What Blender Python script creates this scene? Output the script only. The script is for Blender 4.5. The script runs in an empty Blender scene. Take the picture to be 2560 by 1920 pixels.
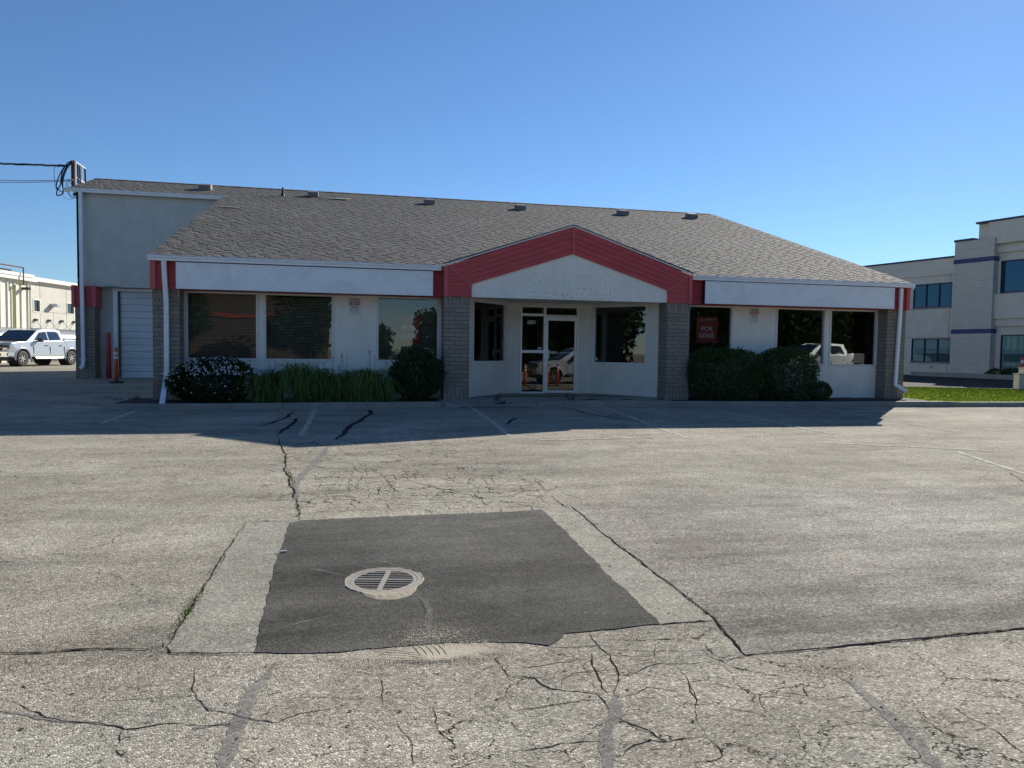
import bpy, bmesh, math, random
from mathutils import Vector, Matrix
from mathutils.geometry import delaunay_2d_cdt
R_ = math.radians
random.seed(7)
sc = bpy.context.scene
COL = sc.collection

# ------------------------------------------------------------------ camera
CX, CY, CZ = 10.04127, -17.44316, 1.17241
YAW, PITCH, ROLL, FPX = -0.213148, -0.046077, 0.0129705, 1789.596
fwd = Vector((-math.sin(YAW), math.cos(YAW), 0)); rgt = Vector((math.cos(YAW), math.sin(YAW), 0)); up = Vector((0, 0, 1))
f2 = fwd*math.cos(PITCH) + up*math.sin(PITCH); u2 = up*math.cos(PITCH) - fwd*math.sin(PITCH)
r3 = rgt*math.cos(ROLL) + u2*math.sin(ROLL); u3 = u2*math.cos(ROLL) - rgt*math.sin(ROLL)
CAM = Vector((CX, CY, CZ))
cd = bpy.data.cameras.new("camera"); cam = bpy.data.objects.new("camera", cd); COL.objects.link(cam)
m = Matrix.Identity(4)
for i in range(3):
    m[i][0] = r3[i]; m[i][1] = u3[i]; m[i][2] = -f2[i]; m[i][3] = CAM[i]
cam.matrix_world = m
cd.sensor_width = 36; cd.lens = 36*FPX/2560; cd.clip_start = .05; cd.clip_end = 3000
sc.camera = cam

# ------------------------------------------------------------------ light
SUN_EL, SUN_AZ = R_(28.5), R_(46)
w = bpy.data.worlds.new("World"); sc.world = w; w.use_nodes = True
sky = w.node_tree.nodes.new('ShaderNodeTexSky'); sky.sky_type = 'NISHITA'; sky.sun_disc = False
sky.sun_elevation = SUN_EL; sky.sun_rotation = SUN_AZ
sky.altitude = 0; sky.air_density = 1.0; sky.dust_density = .05; sky.ozone_density = 5.5
wb = w.node_tree.nodes.new('ShaderNodeMix'); wb.data_type = 'RGBA'; wb.blend_type = 'MULTIPLY'; wb.inputs[0].default_value = 1   # camera white balance
wb.inputs[7].default_value = (.80, .905, 1.0, 1)
w.node_tree.links.new(sky.outputs[0], wb.inputs[6]); w.node_tree.links.new(wb.outputs[2], w.node_tree.nodes['Background'].inputs[0])
w.node_tree.nodes['Background'].inputs[1].default_value = .081
sd = bpy.data.lights.new("sun", 'SUN'); so = bpy.data.objects.new("sun", sd); COL.objects.link(so)
sd.energy = 5.0; sd.angle = R_(.53); sd.color = (1, .945, .84)
sdir = Vector((math.sin(SUN_AZ)*math.cos(SUN_EL), math.cos(SUN_AZ)*math.cos(SUN_EL), math.sin(SUN_EL)))
so.rotation_euler = sdir.to_track_quat('Z', 'Y').to_euler()
so.location = (30, 30, 40)
sc.view_settings.view_transform = 'Standard'; sc.view_settings.look = 'None'
sc.view_settings.exposure = .6; sc.view_settings.gamma = 1

# ------------------------------------------------------------------ materials
class NT:
    def __init__(s, name, rough=.8, metal=0, spec=None):
        s.m = bpy.data.materials.new(name); s.m.use_nodes = True; s.t = s.m.node_tree
        s.b = s.t.nodes['Principled BSDF']; s.b.inputs['Roughness'].default_value = rough; s.b.inputs['Metallic'].default_value = metal
        if spec is not None: s.b.inputs['Specular IOR Level'].default_value = spec
        s.co = s.t.nodes.new('ShaderNodeTexCoord').outputs['Object']
    def n(s, kind, **kw):
        nd = s.t.nodes.new('ShaderNode'+kind)
        for k, v in kw.items(): setattr(nd, k, v)
        return nd
    def l(s, a, b): s.t.links.new(a, b)
    def mapv(s, scale=(1, 1, 1), loc=(0, 0, 0), rot=(0, 0, 0), src=None):
        mp = s.n('Mapping'); mp.inputs['Scale'].default_value = scale; mp.inputs['Location'].default_value = loc; mp.inputs['Rotation'].default_value = rot
        s.l(src or s.co, mp.inputs[0]); return mp.outputs[0]
    def noise(s, scale, detail=3, rough=.6, v=None, dist=0):
        nd = s.n('TexNoise'); nd.inputs['Scale'].default_value = scale; nd.inputs['Detail'].default_value = detail
        nd.inputs['Roughness'].default_value = rough; nd.inputs['Distortion'].default_value = dist
        s.l(v or s.co, nd.inputs['Vector']); return nd.outputs['Fac']
    def voro(s, scale, feature='F1', v=None, out='Distance'):
        nd = s.n('TexVoronoi'); nd.feature = feature; nd.inputs['Scale'].default_value = scale
        s.l(v or s.co, nd.inputs['Vector']); return nd.outputs[out]
    def ramp(s, src, stops, interp='LINEAR'):
        nd = s.n('ValToRGB'); cr = nd.color_ramp; cr.interpolation = interp
        while len(cr.elements) < len(stops): cr.elements.new(.5)
        for e, (p, c) in zip(cr.elements, stops):
            e.position = p; e.color = (c, c, c, 1) if not isinstance(c, tuple) else (*c, 1)
        s.l(src, nd.inputs[0]); return nd.outputs[0]
    def mix(s, fac, a, b, mode='MIX'):
        nd = s.n('Mix'); nd.data_type = 'RGBA'; nd.blend_type = mode
        for i, x in ((0, fac), (6, a), (7, b)):
            if isinstance(x, (int, float)): nd.inputs[i].default_value = x if i == 0 else (x, x, x, 1)
            elif isinstance(x, tuple): nd.inputs[i].default_value = (*x, 1)
            else: s.l(x, nd.inputs[i])
        return nd.outputs[2]
    def math(s, op, a, b=0, c=None):
        nd = s.n('Math'); nd.operation = op
        for i, x in enumerate((a, b, c)):
            if x is None: continue
            if isinstance(x, (int, float)): nd.inputs[i].default_value = x
            else: s.l(x, nd.inputs[i])
        return nd.outputs[0]
    def sep(s, v=None):
        nd = s.n('SeparateXYZ'); s.l(v or s.co, nd.inputs[0]); return nd.outputs
    def color(s, c): 
        if isinstance(c, tuple): s.b.inputs['Base Color'].default_value = (*c, 1)
        else: s.l(c, s.b.inputs['Base Color'])
        return s
    def bump(s, h, strength=.5, dist=.01):
        nd = s.n('Bump'); nd.inputs['Strength'].default_value = strength; nd.inputs['Distance'].default_value = dist
        s.l(h, nd.inputs['Height']); s.l(nd.outputs[0], s.b.inputs['Normal']); return s

def simple(name, c, rough=.6, metal=0, var=.12, scale=6, bump=0, spec=None):
    a = NT(name, rough, metal, spec); f = a.noise(scale, 5)
    lo = tuple(x*(1-var) for x in c); hi = tuple(min(1, x*(1+var)) for x in c)
    a.color(a.ramp(f, [(.3, lo), (.7, hi)]))
    if bump: a.bump(a.noise(scale*12, 3), bump, .004)
    return a.m

def asphalt(name, lo, hi, stone, coarse=70, bump=.9, cracks=False, stain=.35, light=.55):
    a = NT(name, .9, 0, .06)
    xyz = a.sep()
    base = a.ramp(a.noise(.35, 6, .62), [(.3, lo), (.7, hi)])
    tint = a.ramp(a.noise(.9, 4, .6), [(.35, (1.02, .995, .975)), (.65, (.985, 1, 1.005))])
    base = a.mix(1, base, tint, 'MULTIPLY')
    # traffic streaks running parallel to the kerb and blotchy stains
    st = a.noise(1, 5, .7, a.mapv((.35, 1.6, 1), rot=(0, 0, .25)))
    base = a.mix(1, base, a.ramp(st, [(.32, 1-stain), (.55, 1.0), (.72, 1.0+stain*.55)]), 'MULTIPLY')
    bl = a.noise(2.7, 4, .75)
    base = a.mix(1, base, a.ramp(bl, [(.3, .80), (.5, 1.0), (.72, 1.12)]), 'MULTIPLY')
    warp = a.n('VectorMath', operation='ADD')
    vn = a.n('TexNoise'); vn.inputs['Scale'].default_value = 60; a.l(a.co, vn.inputs['Vector'])
    vs = a.n('VectorMath', operation='SCALE'); vs.inputs['Scale'].default_value = .012; a.l(vn.outputs['Color'], vs.inputs[0])
    a.l(a.co, warp.inputs[0]); a.l(vs.outputs[0], warp.inputs[1])
    cell = a.n('TexVoronoi'); cell.inputs['Scale'].default_value = coarse; a.l(warp.outputs[0], cell.inputs['Vector'])
    cs = a.n('SeparateColor'); a.l(cell.outputs['Color'], cs.inputs[0])
    k = 1-light
    g = a.ramp(cs.outputs[0], [(0, .30+.4*k), (.12, .62+.15*k), (.3, .86), (.65, 1.0), (.84, 1.22), (.95, 1.85-.6*k)])
    base = a.mix(1, base, g, 'MULTIPLY')
    warm = a.ramp(cs.outputs[1], [(.3, (1, 1, 1)), (.95, (1.05, 1.0, .91))])
    base = a.mix(1, base, warm, 'MULTIPLY')
    base = a.mix(1, base, a.ramp(a.noise(28, 3, .8), [(.3, .74), (.5, 1), (.72, 1.2)]), 'MULTIPLY')
    h = a.math('MULTIPLY', a.math('SUBTRACT', .6, cell.outputs['Distance']), 1.0)
    h = a.math('ADD', h, a.math('MULTIPLY', a.noise(55, 3, .7), .9))
    if cracks:
        wn = a.n('TexNoise'); wn.inputs['Scale'].default_value = 1.7; wn.inputs['Detail'].default_value = 6; wn.inputs['Roughness'].default_value = .65; a.l(a.co, wn.inputs['Vector'])
        sc1 = a.n('VectorMath', operation='SCALE'); sc1.inputs['Scale'].default_value = .55; a.l(wn.outputs['Color'], sc1.inputs[0])
        wv = a.n('VectorMath', operation='ADD'); a.l(a.co, wv.inputs[0]); a.l(sc1.outputs[0], wv.inputs[1])
        region = a.noise(.33, 3, .5)
        # alligator cracking just north of the patch, wide blocks south-east of it
        def box(x0, x1, y0, y1, soft):
            r = None
            for o, lo_, hi_ in ((xyz[0], x0, x1), (xyz[1], y0, y1)):
                for sgn, e in ((1, lo_), (-1, hi_)):
                    t = a.math('MULTIPLY', a.math('SUBTRACT', o, e), sgn/soft)
                    nd = a.n('Math', operation='MULTIPLY'); nd.use_clamp = True; a.l(t, nd.inputs[0]); nd.inputs[1].default_value = 1
                    r = nd.outputs[0] if r is None else a.math('MULTIPLY', r, nd.outputs[0])
            return r
        tot = None
        for (scale, width, mask) in ((2.6, .017, a.math('MULTIPLY', box(8.6, 12.6, -10.1, -5.2, .7), a.ramp(region, [(.35, .5), (.5, 1)]))),
                                     (1.7, .0085, a.math('MULTIPLY', box(10.2, 17, -16.6, -12.9, .5), a.ramp(region, [(.30, .3), (.44, 1)]))),
                                     (.55, .0022, a.ramp(region, [(.42, 0), (.6, .9)]))):
            d = a.voro(scale, 'DISTANCE_TO_EDGE', wv.outputs[0])
            wd = a.math('MULTIPLY', a.ramp(a.noise(3.1, 2), [(.38, .3), (.62, 1.0)]), width)
            c_ = a.math('MULTIPLY', a.math('LESS_THAN', d, wd), mask)
            c_ = a.math('GREATER_THAN', c_, .45)
            tot = c_ if tot is None else a.math('MAXIMUM', tot, c_)
        base = a.mix(tot, base, (.035, .032, .028))
        h = a.math('SUBTRACT', h, a.math('MULTIPLY', tot, 3))
    a.color(base); a.bump(h, bump, .007)
    return a.m

M = {}
M['lot'] = asphalt('coarse_asphalt', (.29, .268, .222), (.405, .378, .315), .5, 100, .6, True, .30, .75)
M['patch'] = asphalt('fresh_asphalt', (.078, .077, .070), (.15, .148, .136), .5, 120, .5, False, .38, .25)
M['strip'] = asphalt('fine_light_asphalt', (.285, .272, .23), (.36, .347, .296), .5, 105, .4, False, .15, .4)
M['overlay'] = asphalt('fine_grey_asphalt', (.24, .225, .194), (.40, .378, .328), .5, 88, .7, False, .5, .7)
M['drive_shade'] = asphalt('shade_painted_asphalt', (.045, .045, .045), (.075, .074, .07), .5, 60, .3, False, .2, .2)  # near-black tone stands in for shade beyond the lawn
M['sealer'] = asphalt('crack_sealer', (.185, .18, .162), (.245, .238, .215), .5, 120, .3, False, .1, .2)
M['tar'] = simple('dark_tar', (.035, .035, .035), .8, 0, .3, 20, spec=.05)
M['crack'] = simple('crack_dark', (.035, .031, .026), .95, 0, .3, 20, spec=0)
a = NT('worn_line_paint', .95, 0, .03)
wear = a.ramp(a.noise(9, 6, .75), [(.42, .1), (.62, 1)])
a.color(a.mix(wear, (.29, .268, .222), (.62, .585, .47))); M['paint'] = a.m
a = NT('concrete', .85)
c = a.ramp(a.noise(1.3, 6, .65), [(.3, (.20, .19, .165)), (.7, (.33, .315, .275))])
c = a.mix(1, c, a.ramp(a.noise(40, 4, .8), [(.3, .8), (.7, 1.15)]), 'MULTIPLY'); a.color(c); a.bump(a.noise(90, 3), .4, .003); M['concrete'] = a.m
a = NT('sand', .95)
c = a.ramp(a.noise(30, 5, .8), [(.3, (.24, .20, .14)), (.7, (.44, .39, .29))]); a.color(c); a.bump(a.noise(60, 4), .8, .01)
al = a.noise(7, 6, .75); M['sand'] = a.m
def dust_mat(cx, cy, rx, ry, rot, amount, col=(.36, .30, .215)):
    """loose grit: opaque grains scattered thinner towards the edge (an alpha of real grains, not a shade)"""
    a = NT('loose_grit', .95); c = a.ramp(a.noise(120, 4, .85), [(.35, tuple(x*.55 for x in col)), (.5, tuple(x*.9 for x in col)), (.68, tuple(x*1.2 for x in col))]); a.color(c)
    v = a.mapv((1/rx, 1/ry, 0), rot=(0, 0, rot), src=a.mapv((1, 1, 1), (-cx, -cy, 0)))
    ln = a.n('VectorMath', operation='LENGTH'); a.l(v, ln.inputs[0])
    e = a.math('ADD', ln.outputs['Value'], a.math('MULTIPLY', a.math('SUBTRACT', a.noise(2.3, 5, .7), .5), 1.3))
    cover = a.math('MULTIPLY', a.math('SUBTRACT', 1.0, e), amount)
    grain = a.noise(130, 2, .7)
    al = a.math('GREATER_THAN', cover, a.math('MULTIPLY', a.math('SUBTRACT', grain, .3), 2.2))
    a.l(al, a.b.inputs['Alpha']); return a.m

def stucco(name, lo, hi):
    a = NT(name, .92)
    c = a.ramp(a.noise(1.6, 6, .6), [(.3, lo), (.72, hi)])
    c = a.mix(1, c, a.ramp(a.noise(38, 5, .8), [(.3, .82), (.5, 1), (.7, 1.1)]), 'MULTIPLY')
    drip = a.noise(2, 4, .6, a.mapv((5, 5, .35)))
    c = a.mix(1, c, a.ramp(drip, [(.35, (.955, .95, .94)), (.55, (1, 1, 1))]), 'MULTIPLY')
    a.color(c); a.bump(a.noise(55, 5, .75), .7, .01); return a.m
M['stucco'] = stucco('grey_stucco', (.79, .765, .68), (.88, .855, .77))
M['stucco_less_bounce'] = stucco('less_bounce_grey_stucco', (.50, .495, .455), (.59, .585, .54))  # same stucco toned down, weaker ground bounce put into the colour
M['stucco_tan'] = stucco('pale_stucco', (.64, .60, .53), (.74, .70, .62))
M['panel'] = stucco('pale_concrete_panel', (.52, .495, .43), (.60, .58, .51))

def brick_mat(name, c1, c2, mortar, w=.30, h=.10, ms=.008, squash=1, swap=False, axis='xz', vertical=False):
    a = NT(name, .9)
    x = a.sep(); cb = a.n('CombineXYZ')
    s_ = a.math('ADD', x[0], x[1])
    if vertical: a.l(x[2], cb.inputs[0]); a.l(s_, cb.inputs[1])
    else: a.l(s_, cb.inputs[0]); a.l(x[2], cb.inputs[1])
    b = a.n('TexBrick'); a.l(cb.outputs[0], b.inputs['Vector'])
    b.inputs['Scale'].default_value = 1; b.inputs['Brick Width'].default_value = w; b.inputs['Row Height'].default_value = h
    b.inputs['Mortar Size'].default_value = ms; b.inputs['Mortar Smooth'].default_value = .15
    b.inputs['Color1'].default_value = (*c1, 1); b.inputs['Color2'].default_value = (*c2, 1); b.inputs['Mortar'].default_value = (*mortar, 1)
    c = a.mix(1, b.outputs['Color'], a.ramp(a.noise(30, 5, .8), [(.3, .75), (.7, 1.2)]), 'MULTIPLY')
    a.color(c); hh = a.math('SUBTRACT', a.math('MULTIPLY', a.noise(60, 3), .3), b.outputs['Fac']); a.bump(hh, .8, .008); return a.m
M['brick'] = brick_mat('grey_brick', (.29, .25, .20), (.22, .19, .155), (.13, .12, .105))
M['soldier'] = brick_mat('grey_brick_soldier', (.29, .25, .20), (.22, .19, .155), (.13, .12, .105), vertical=True)
M['cmu'] = brick_mat('split_face_block', (.56, .52, .45), (.51, .475, .41), (.40, .375, .33), .41, .205, .007)
M['cmu_blue'] = brick_mat('blue_block', (.06, .085, .19), (.05, .07, .16), (.04, .05, .11), .41, .205, .007)

def red_mat(name, c, var=.12):
    a = NT(name, .55); f = a.noise(1.5, 5, .6, a.mapv((1, 1, 4)))
    cc = a.ramp(f, [(.3, tuple(x*(1-var) for x in c)), (.7, tuple(x*(1+var) for x in c))])
    cc = a.mix(1, cc, a.ramp(a.noise(40, 4, .8), [(.3, .9), (.7, 1.06)]), 'MULTIPLY'); a.color(cc); return a.m
M['red'] = red_mat('faded_red_siding', (.50, .068, .068)); M['red_trim'] = red_mat('faded_red_trim', (.55, .095, .093))
M['red_deep'] = red_mat('deep_red_siding', (.42, .042, .045))
M['white_metal'] = simple('white_painted_metal', (.80, .81, .82), .45, 0, .08, 3)
M['frame'] = simple('cream_window_frame', (.68, .67, .63), .5, 0, .1, 4)
M['alu'] = simple('brushed_aluminium', (.72, .71, .66), .38, .25, .08, 5)
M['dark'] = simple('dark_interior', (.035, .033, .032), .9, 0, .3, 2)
M['darker'] = simple('black_opening', (.012, .012, .013), .9, 0, .3, 2)
M['soil'] = simple('planter_soil', (.035, .027, .02), .95, 0, .4, 14, .8)
M['rust'] = simple('rusty_steel', (.14, .055, .035), .8, .2, .5, 9, .5)
M['ventm'] = simple('weathered_vent', (.20, .19, .175), .6, .1, .2, 8)
M['galv'] = simple('galvanised_steel', (.45, .46, .47), .4, .6, .15, 8)
M['cable'] = simple('black_cable', (.012, .013, .02), .5, 0, .2, 5)
M['cablegrey'] = simple('grey_cable', (.33, .34, .36), .5, .3, .3, 60)
M['bollard'] = simple('red_bollard_paint', (.42, .045, .06), .55, 0, .15, 5)
M['orange'] = simple('orange_plastic', (.62, .10, .03), .5, 0, .1, 5)
M['white'] = simple('white_reflective', (.62, .62, .60), .5, 0, .12, 9)
M['rubber'] = simple('black_rubber', (.018, .018, .018), .75, 0, .3, 20)
M['iron'] = None
a = NT('cast_iron_dusty', .7, .15); c = a.ramp(a.noise(25, 5, .8), [(.3, (.24, .215, .18)), (.7, (.36, .33, .285))]); a.color(c); a.bump(a.noise(120, 3), .4, .003); M['iron'] = a.m
a = NT('sign_face', .35, 0, .5)
c = a.ramp(a.noise(.9, 7, .7, dist=1.6), [(.42, (.76, .775, .77)), (.50, (.79, .81, .81)), (.53, (.83, .855, .86)), (.6, (.81, .84, .85))])
a.color(c); M['signface'] = a.m
M['grassm'] = None
a = NT('lawn_green', .9, 0, .0); c = a.ramp(a.noise(1.2, 6, .7), [(.3, (.12, .17, .02)), (.55, (.18, .24, .03)), (.75, (.27, .29, .07))]); a.color(c); M['grassm'] = a.m
a = NT('grass_blade', .9, 0, .0); oi = a.noise(.8, 4, .7); c = a.ramp(oi, [(.3, (.14, .20, .02)), (.7, (.28, .32, .05))]); a.color(c); M['blade'] = a.m

def leaf(name, lo, hi, scale=9, trans=.25, rough=.55):
    a = NT(name, rough, 0, .12)
    c = a.ramp(a.noise(scale, 4, .7), [(.3, lo), (.7, hi)]); a.color(c)
    tr = a.n('BsdfTranslucent'); a.l(c, tr.inputs[0]); mx = a.n('MixShader'); mx.inputs[0].default_value = trans
    out = a.t.nodes['Material Output']; a.l(a.b.outputs[0], mx.inputs[1]); a.l(tr.outputs[0], mx.inputs[2]); a.l(mx.outputs[0], out.inputs[0])
    return a.m
M['leaf_shrub'] = leaf('dark_shrub_leaf', (.022, .045, .016), (.09, .15, .045))
M['leaf_big'] = leaf('broad_leaf', (.022, .052, .022), (.065, .12, .05))
M['leaf_daisy'] = leaf('daisy_leaf', (.015, .035, .012), (.05, .08, .03))
M['leaf_lily'] = leaf('daylily_leaf', (.05, .10, .022), (.20, .29, .08), 6)
M['petal'] = simple('white_petal', (.72, .72, .70), .7, 0, .06, 9)
M['stem'] = simple('dry_stem', (.07, .065, .03), .8, 0, .3, 9)
M['leaf_tree'] = leaf('tree_leaf', (.014, .028, .010), (.042, .07, .025), 2)
M['bark'] = simple('bark', (.09, .065, .045), .9, 0, .3, 8, .8)

def glass(name, tint, ior=1.75, rough=0.0, film=None):
    mm = bpy.data.materials.new(name); mm.use_nodes = True; t = mm.node_tree
    t.nodes.remove(t.nodes['Principled BSDF'])
    fr = t.nodes.new('ShaderNodeFresnel'); fr.inputs[0].default_value = ior
    no = t.nodes.new('ShaderNodeTexNoise'); no.inputs['Scale'].default_value = 1.1
    tc = t.nodes.new('ShaderNodeTexCoord'); t.links.new(tc.outputs['Object'], no.inputs['Vector'])
    bp = t.nodes.new('ShaderNodeBump'); bp.inputs['Strength'].default_value = .12; bp.inputs['Distance'].default_value = .01
    t.links.new(no.outputs['Fac'], bp.inputs['Height'])
    gl = t.nodes.new('ShaderNodeBsdfGlossy'); gl.inputs['Roughness'].default_value = rough; gl.inputs[0].default_value = (1, 1, 1, 1)
    t.links.new(bp.outputs[0], gl.inputs['Normal'])
    tr = t.nodes.new('ShaderNodeBsdfTransparent'); tr.inputs[0].default_value = (*tint, 1)
    mx = t.nodes.new('ShaderNodeMixShader'); t.links.new(fr.outputs[0], mx.inputs[0]); t.links.new(tr.outputs[0], mx.inputs[1]); t.links.new(gl.outputs[0], mx.inputs[2])
    t.links.new(mx.outputs[0], t.nodes['Material Output'].inputs[0]); return mm
M['glass'] = glass('tinted_glass', (.86, .88, .86), 1.64)
M['glass_blue'] = NT('blue_reflective_glass', .03, .6).color((.03, .085, .135)).m
M['glass_car'] = NT('car_glass', .03, .0, 1.0).color((.012, .018, .025)).m
a = NT('silver_car_paint', .28, .35, .5); a.color((.42, .44, .46)); a.b.inputs['Coat Weight'].default_value = .6; M['car'] = a.m
M['chrome'] = NT('chrome', .12, 1).color((.75, .75, .76)).m
M['black_plastic'] = simple('black_plastic', (.015, .015, .016), .4, 0, .2, 9)
a = NT('roof_shingle', .92, 0, .3)
x = a.sep(); v = a.n('CombineXYZ')
a.l(a.math('DIVIDE', x[0], .30), v.inputs[0]); a.l(a.math('DIVIDE', x[1], .132), v.inputs[1])
wn = a.n('TexWhiteNoise'); wn.noise_dimensions = '2D'
fl = a.n('VectorMath', operation='FLOOR')
row = a.math('FLOOR', a.math('DIVIDE', x[1], .132)); off = a.math('MULTIPLY', row, .37)
vv = a.n('CombineXYZ'); a.l(a.math('ADD', a.math('DIVIDE', x[0], .24), off), vv.inputs[0]); a.l(a.math('DIVIDE', x[1], .132), vv.inputs[1])
a.l(vv.outputs[0], fl.inputs[0]); a.l(fl.outputs[0], wn.inputs['Vector'])
c = a.ramp(wn.outputs['Value'], [(0, (.092, .085, .077)), (.3, (.115, .107, .097)), (.75, (.132, .124, .112)), (1, (.155, .146, .132))])
c = a.mix(1, c, a.ramp(a.noise(.5, 5, .65), [(.3, .82), (.7, 1.12)]), 'MULTIPLY')
c = a.mix(1, c, a.ramp(a.noise(90, 3, .8), [(.3, .8), (.7, 1.2)]), 'MULTIPLY'); a.color(c); a.bump(a.noise(220, 2), .5, .004); M['shingle'] = a.m
M['ribbed'] = simple('cream_steel_cladding', (.66, .64, .54), .5, 0, .06, 2)
M['trimwhite'] = simple('white_roof_trim', (.74, .73, .66), .5, 0, .05, 2)
M['brown_wall'] = simple('brown_wall', (.062, .044, .03), .9, 0, .15, 2)
M['officewall'] = stucco('textured_panel', (.57, .52, .44), (.65, .60, .515))
M['navy'] = simple('navy_coping', (.02, .025, .06), .5, 0, .2, 2)
M['yellow'] = simple('yellow_gas_pipe', (.42, .33, .05), .6, 0, .2, 3)
M['door_white'] = simple('white_door_paint', (.60, .62, .64), .5, 0, .05, 3)
M['ink'] = simple('black_ink', (.02, .02, .02), .7, 0, .1, 3)
M['red_ink'] = simple('red_ink', (.42, .02, .03), .6, 0, .1, 3)
M['poster_red'] = simple('poster_red', (.36, .035, .04), .6, 0, .1, 3)
M['plate_cream'] = simple('cream_plate', (.62, .60, .42), .5, 0, .08, 9)
M['blind'] = simple('window_blind', (.30, .28, .24), .7, 0, .1, 3)
M['sticker_blue'] = simple('blue_sticker', (.08, .14, .45), .6, 0, .1, 9)
M['dirt'] = simple('dark_dirt', (.06, .05, .04), .95, 0, .3, 9)

# ------------------------------------------------------------------ helpers
class MB:
    def __init__(s): s.v = []; s.f = []
    def add(s, vs, fs):
        o = len(s.v); s.v += [Vector(x) for x in vs]; s.f += [tuple(i+o for i in f) for f in fs]; return s
    def quad(s, *p): return s.add(p, [tuple(range(len(p)))])
    def box(s, x0, y0, z0, x1, y1, z1):
        return s.add([(x0, y0, z0), (x1, y0, z0), (x1, y1, z0), (x0, y1, z0), (x0, y0, z1), (x1, y0, z1), (x1, y1, z1), (x0, y1, z1)],
                     [(0, 3, 2, 1), (4, 5, 6, 7), (0, 1, 5, 4), (1, 2, 6, 5), (2, 3, 7, 6), (3, 0, 4, 7)])
    def obox(s, o, ex, ey, ez, x0, y0, z0, x1, y1, z1):
        """box in a local frame"""
        n = len(s.v); s.box(x0, y0, z0, x1, y1, z1)
        for i in range(n, len(s.v)):
            p = s.v[i]; s.v[i] = o + ex*p.x + ey*p.y + ez*p.z
        return s
    def prism(s, pts, d):
        """polygon pts extruded by vector d"""
        n = len(pts); d = Vector(d); a = [Vector(p) for p in pts]; b = [p+d for p in a]
        return s.add(a+b, [tuple(range(n-1, -1, -1)), tuple(range(n, 2*n))] + [(i, (i+1) % n, n+(i+1) % n, n+i) for i in range(n)])
    def tube(s, pts, r, n=8, cap=True):
        pts = [Vector(p) for p in pts]; rs = r if isinstance(r, (list, tuple)) else [r]*len(pts)
        base = len(s.v); ref = None
        for i, p in enumerate(pts):
            t = (pts[min(i+1, len(pts)-1)]-pts[max(i-1, 0)]).normalized()
            if ref is None: ref = t.orthogonal().normalized()
            a_ = (ref - t*ref.dot(t)).normalized(); ref = a_; b_ = t.cross(a_)
            for k in range(n):
                an = 2*math.pi*k/n; s.v.append(p + (a_*math.cos(an)+b_*math.sin(an))*rs[i])
        for i in range(len(pts)-1):
            for k in range(n):
                q = base+i*n; s.f.append((q+k, q+(k+1) % n, q+n+(k+1) % n, q+n+k))
        if cap:
            s.f.append(tuple(base+k for k in range(n-1, -1, -1))); e = base+(len(pts)-1)*n; s.f.append(tuple(e+k for k in range(n)))
        return s
    def cyl(s, c, r, z0, z1, n=24, r2=None):
        c = Vector(c); return s.tube([(c.x, c.y, z0), (c.x, c.y, z1)], [r, r if r2 is None else r2], n)
    def build(s, name, mat, parent=None, smooth=False, bevel=0, seg=2):
        me = bpy.data.meshes.new(name); me.from_pydata([tuple(p) for p in s.v], [], s.f); me.update()
        bm = bmesh.new(); bm.from_mesh(me)
        if bevel:
            bmesh.ops.bevel(bm, geom=[e for e in bm.edges if len(e.link_faces) == 2 and e.calc_face_angle(0) > .5], offset=bevel, segments=seg, affect='EDGES', clamp_overlap=True)
        bmesh.ops.recalc_face_normals(bm, faces=bm.faces)
        bm.to_mesh(me); bm.free()
        if smooth:
            for p in me.polygons: p.use_smooth = True
        if isinstance(mat, (list, tuple)):
            for q in mat: me.materials.append(q)
        else: me.materials.append(mat)
        o = bpy.data.objects.new(name, me); COL.objects.link(o)
        if parent: 
            o.parent = parent
        return o
def explode(o, eps=.012):
    """split a mesh whose pieces stand apart into one object per piece"""
    me = o.data; n = len(me.vertices); par = list(range(n))
    def fd(i):
        while par[i] != i: par[i] = par[par[i]]; i = par[i]
        return i
    for p in me.polygons:
        a_ = fd(p.vertices[0])
        for v in p.vertices[1:]: par[fd(v)] = a_
    isl = {}
    for i in range(n): isl.setdefault(fd(i), []).append(i)
    bb = []
    for k, vs in isl.items():
        c = [me.vertices[i].co for i in vs]; bb.append([[min(v[j] for v in c)-eps for j in range(3)], [max(v[j] for v in c)+eps for j in range(3)], set(vs)])
    ch = True
    while ch:
        ch = False
        for i in range(len(bb)):
            for j in range(i+1, len(bb)):
                if all(bb[i][0][k] <= bb[j][1][k] and bb[j][0][k] <= bb[i][1][k] for k in range(3)):
                    bb[i] = [[min(bb[i][0][k], bb[j][0][k]) for k in range(3)], [max(bb[i][1][k], bb[j][1][k]) for k in range(3)], bb[i][2] | bb[j][2]]; del bb[j]; ch = True; break
            if ch: break
    if len(bb) < 2: return [o]
    out = []
    for b_ in bb:
        ids = sorted(b_[2]); mp = {v: i for i, v in enumerate(ids)}
        m2 = bpy.data.meshes.new(o.name); m2.from_pydata([tuple(me.vertices[v].co) for v in ids], [], [tuple(mp[v] for v in p.vertices) for p in me.polygons if p.vertices[0] in mp])
        for mm in me.materials: m2.materials.append(mm)
        q = bpy.data.objects.new(o.name.split('.')[0], m2); COL.objects.link(q); q.parent = o.parent; out.append(q)
    for c_ in list(o.children): c_.parent = out[0]
    bpy.data.objects.remove(o); return out
def tag(o, label=None, cat=None, group=None, kind=None):
    if label: o['label'] = label
    if cat: o['category'] = cat
    if group: o['group'] = group
    if kind: o['kind'] = kind
    return o
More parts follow.
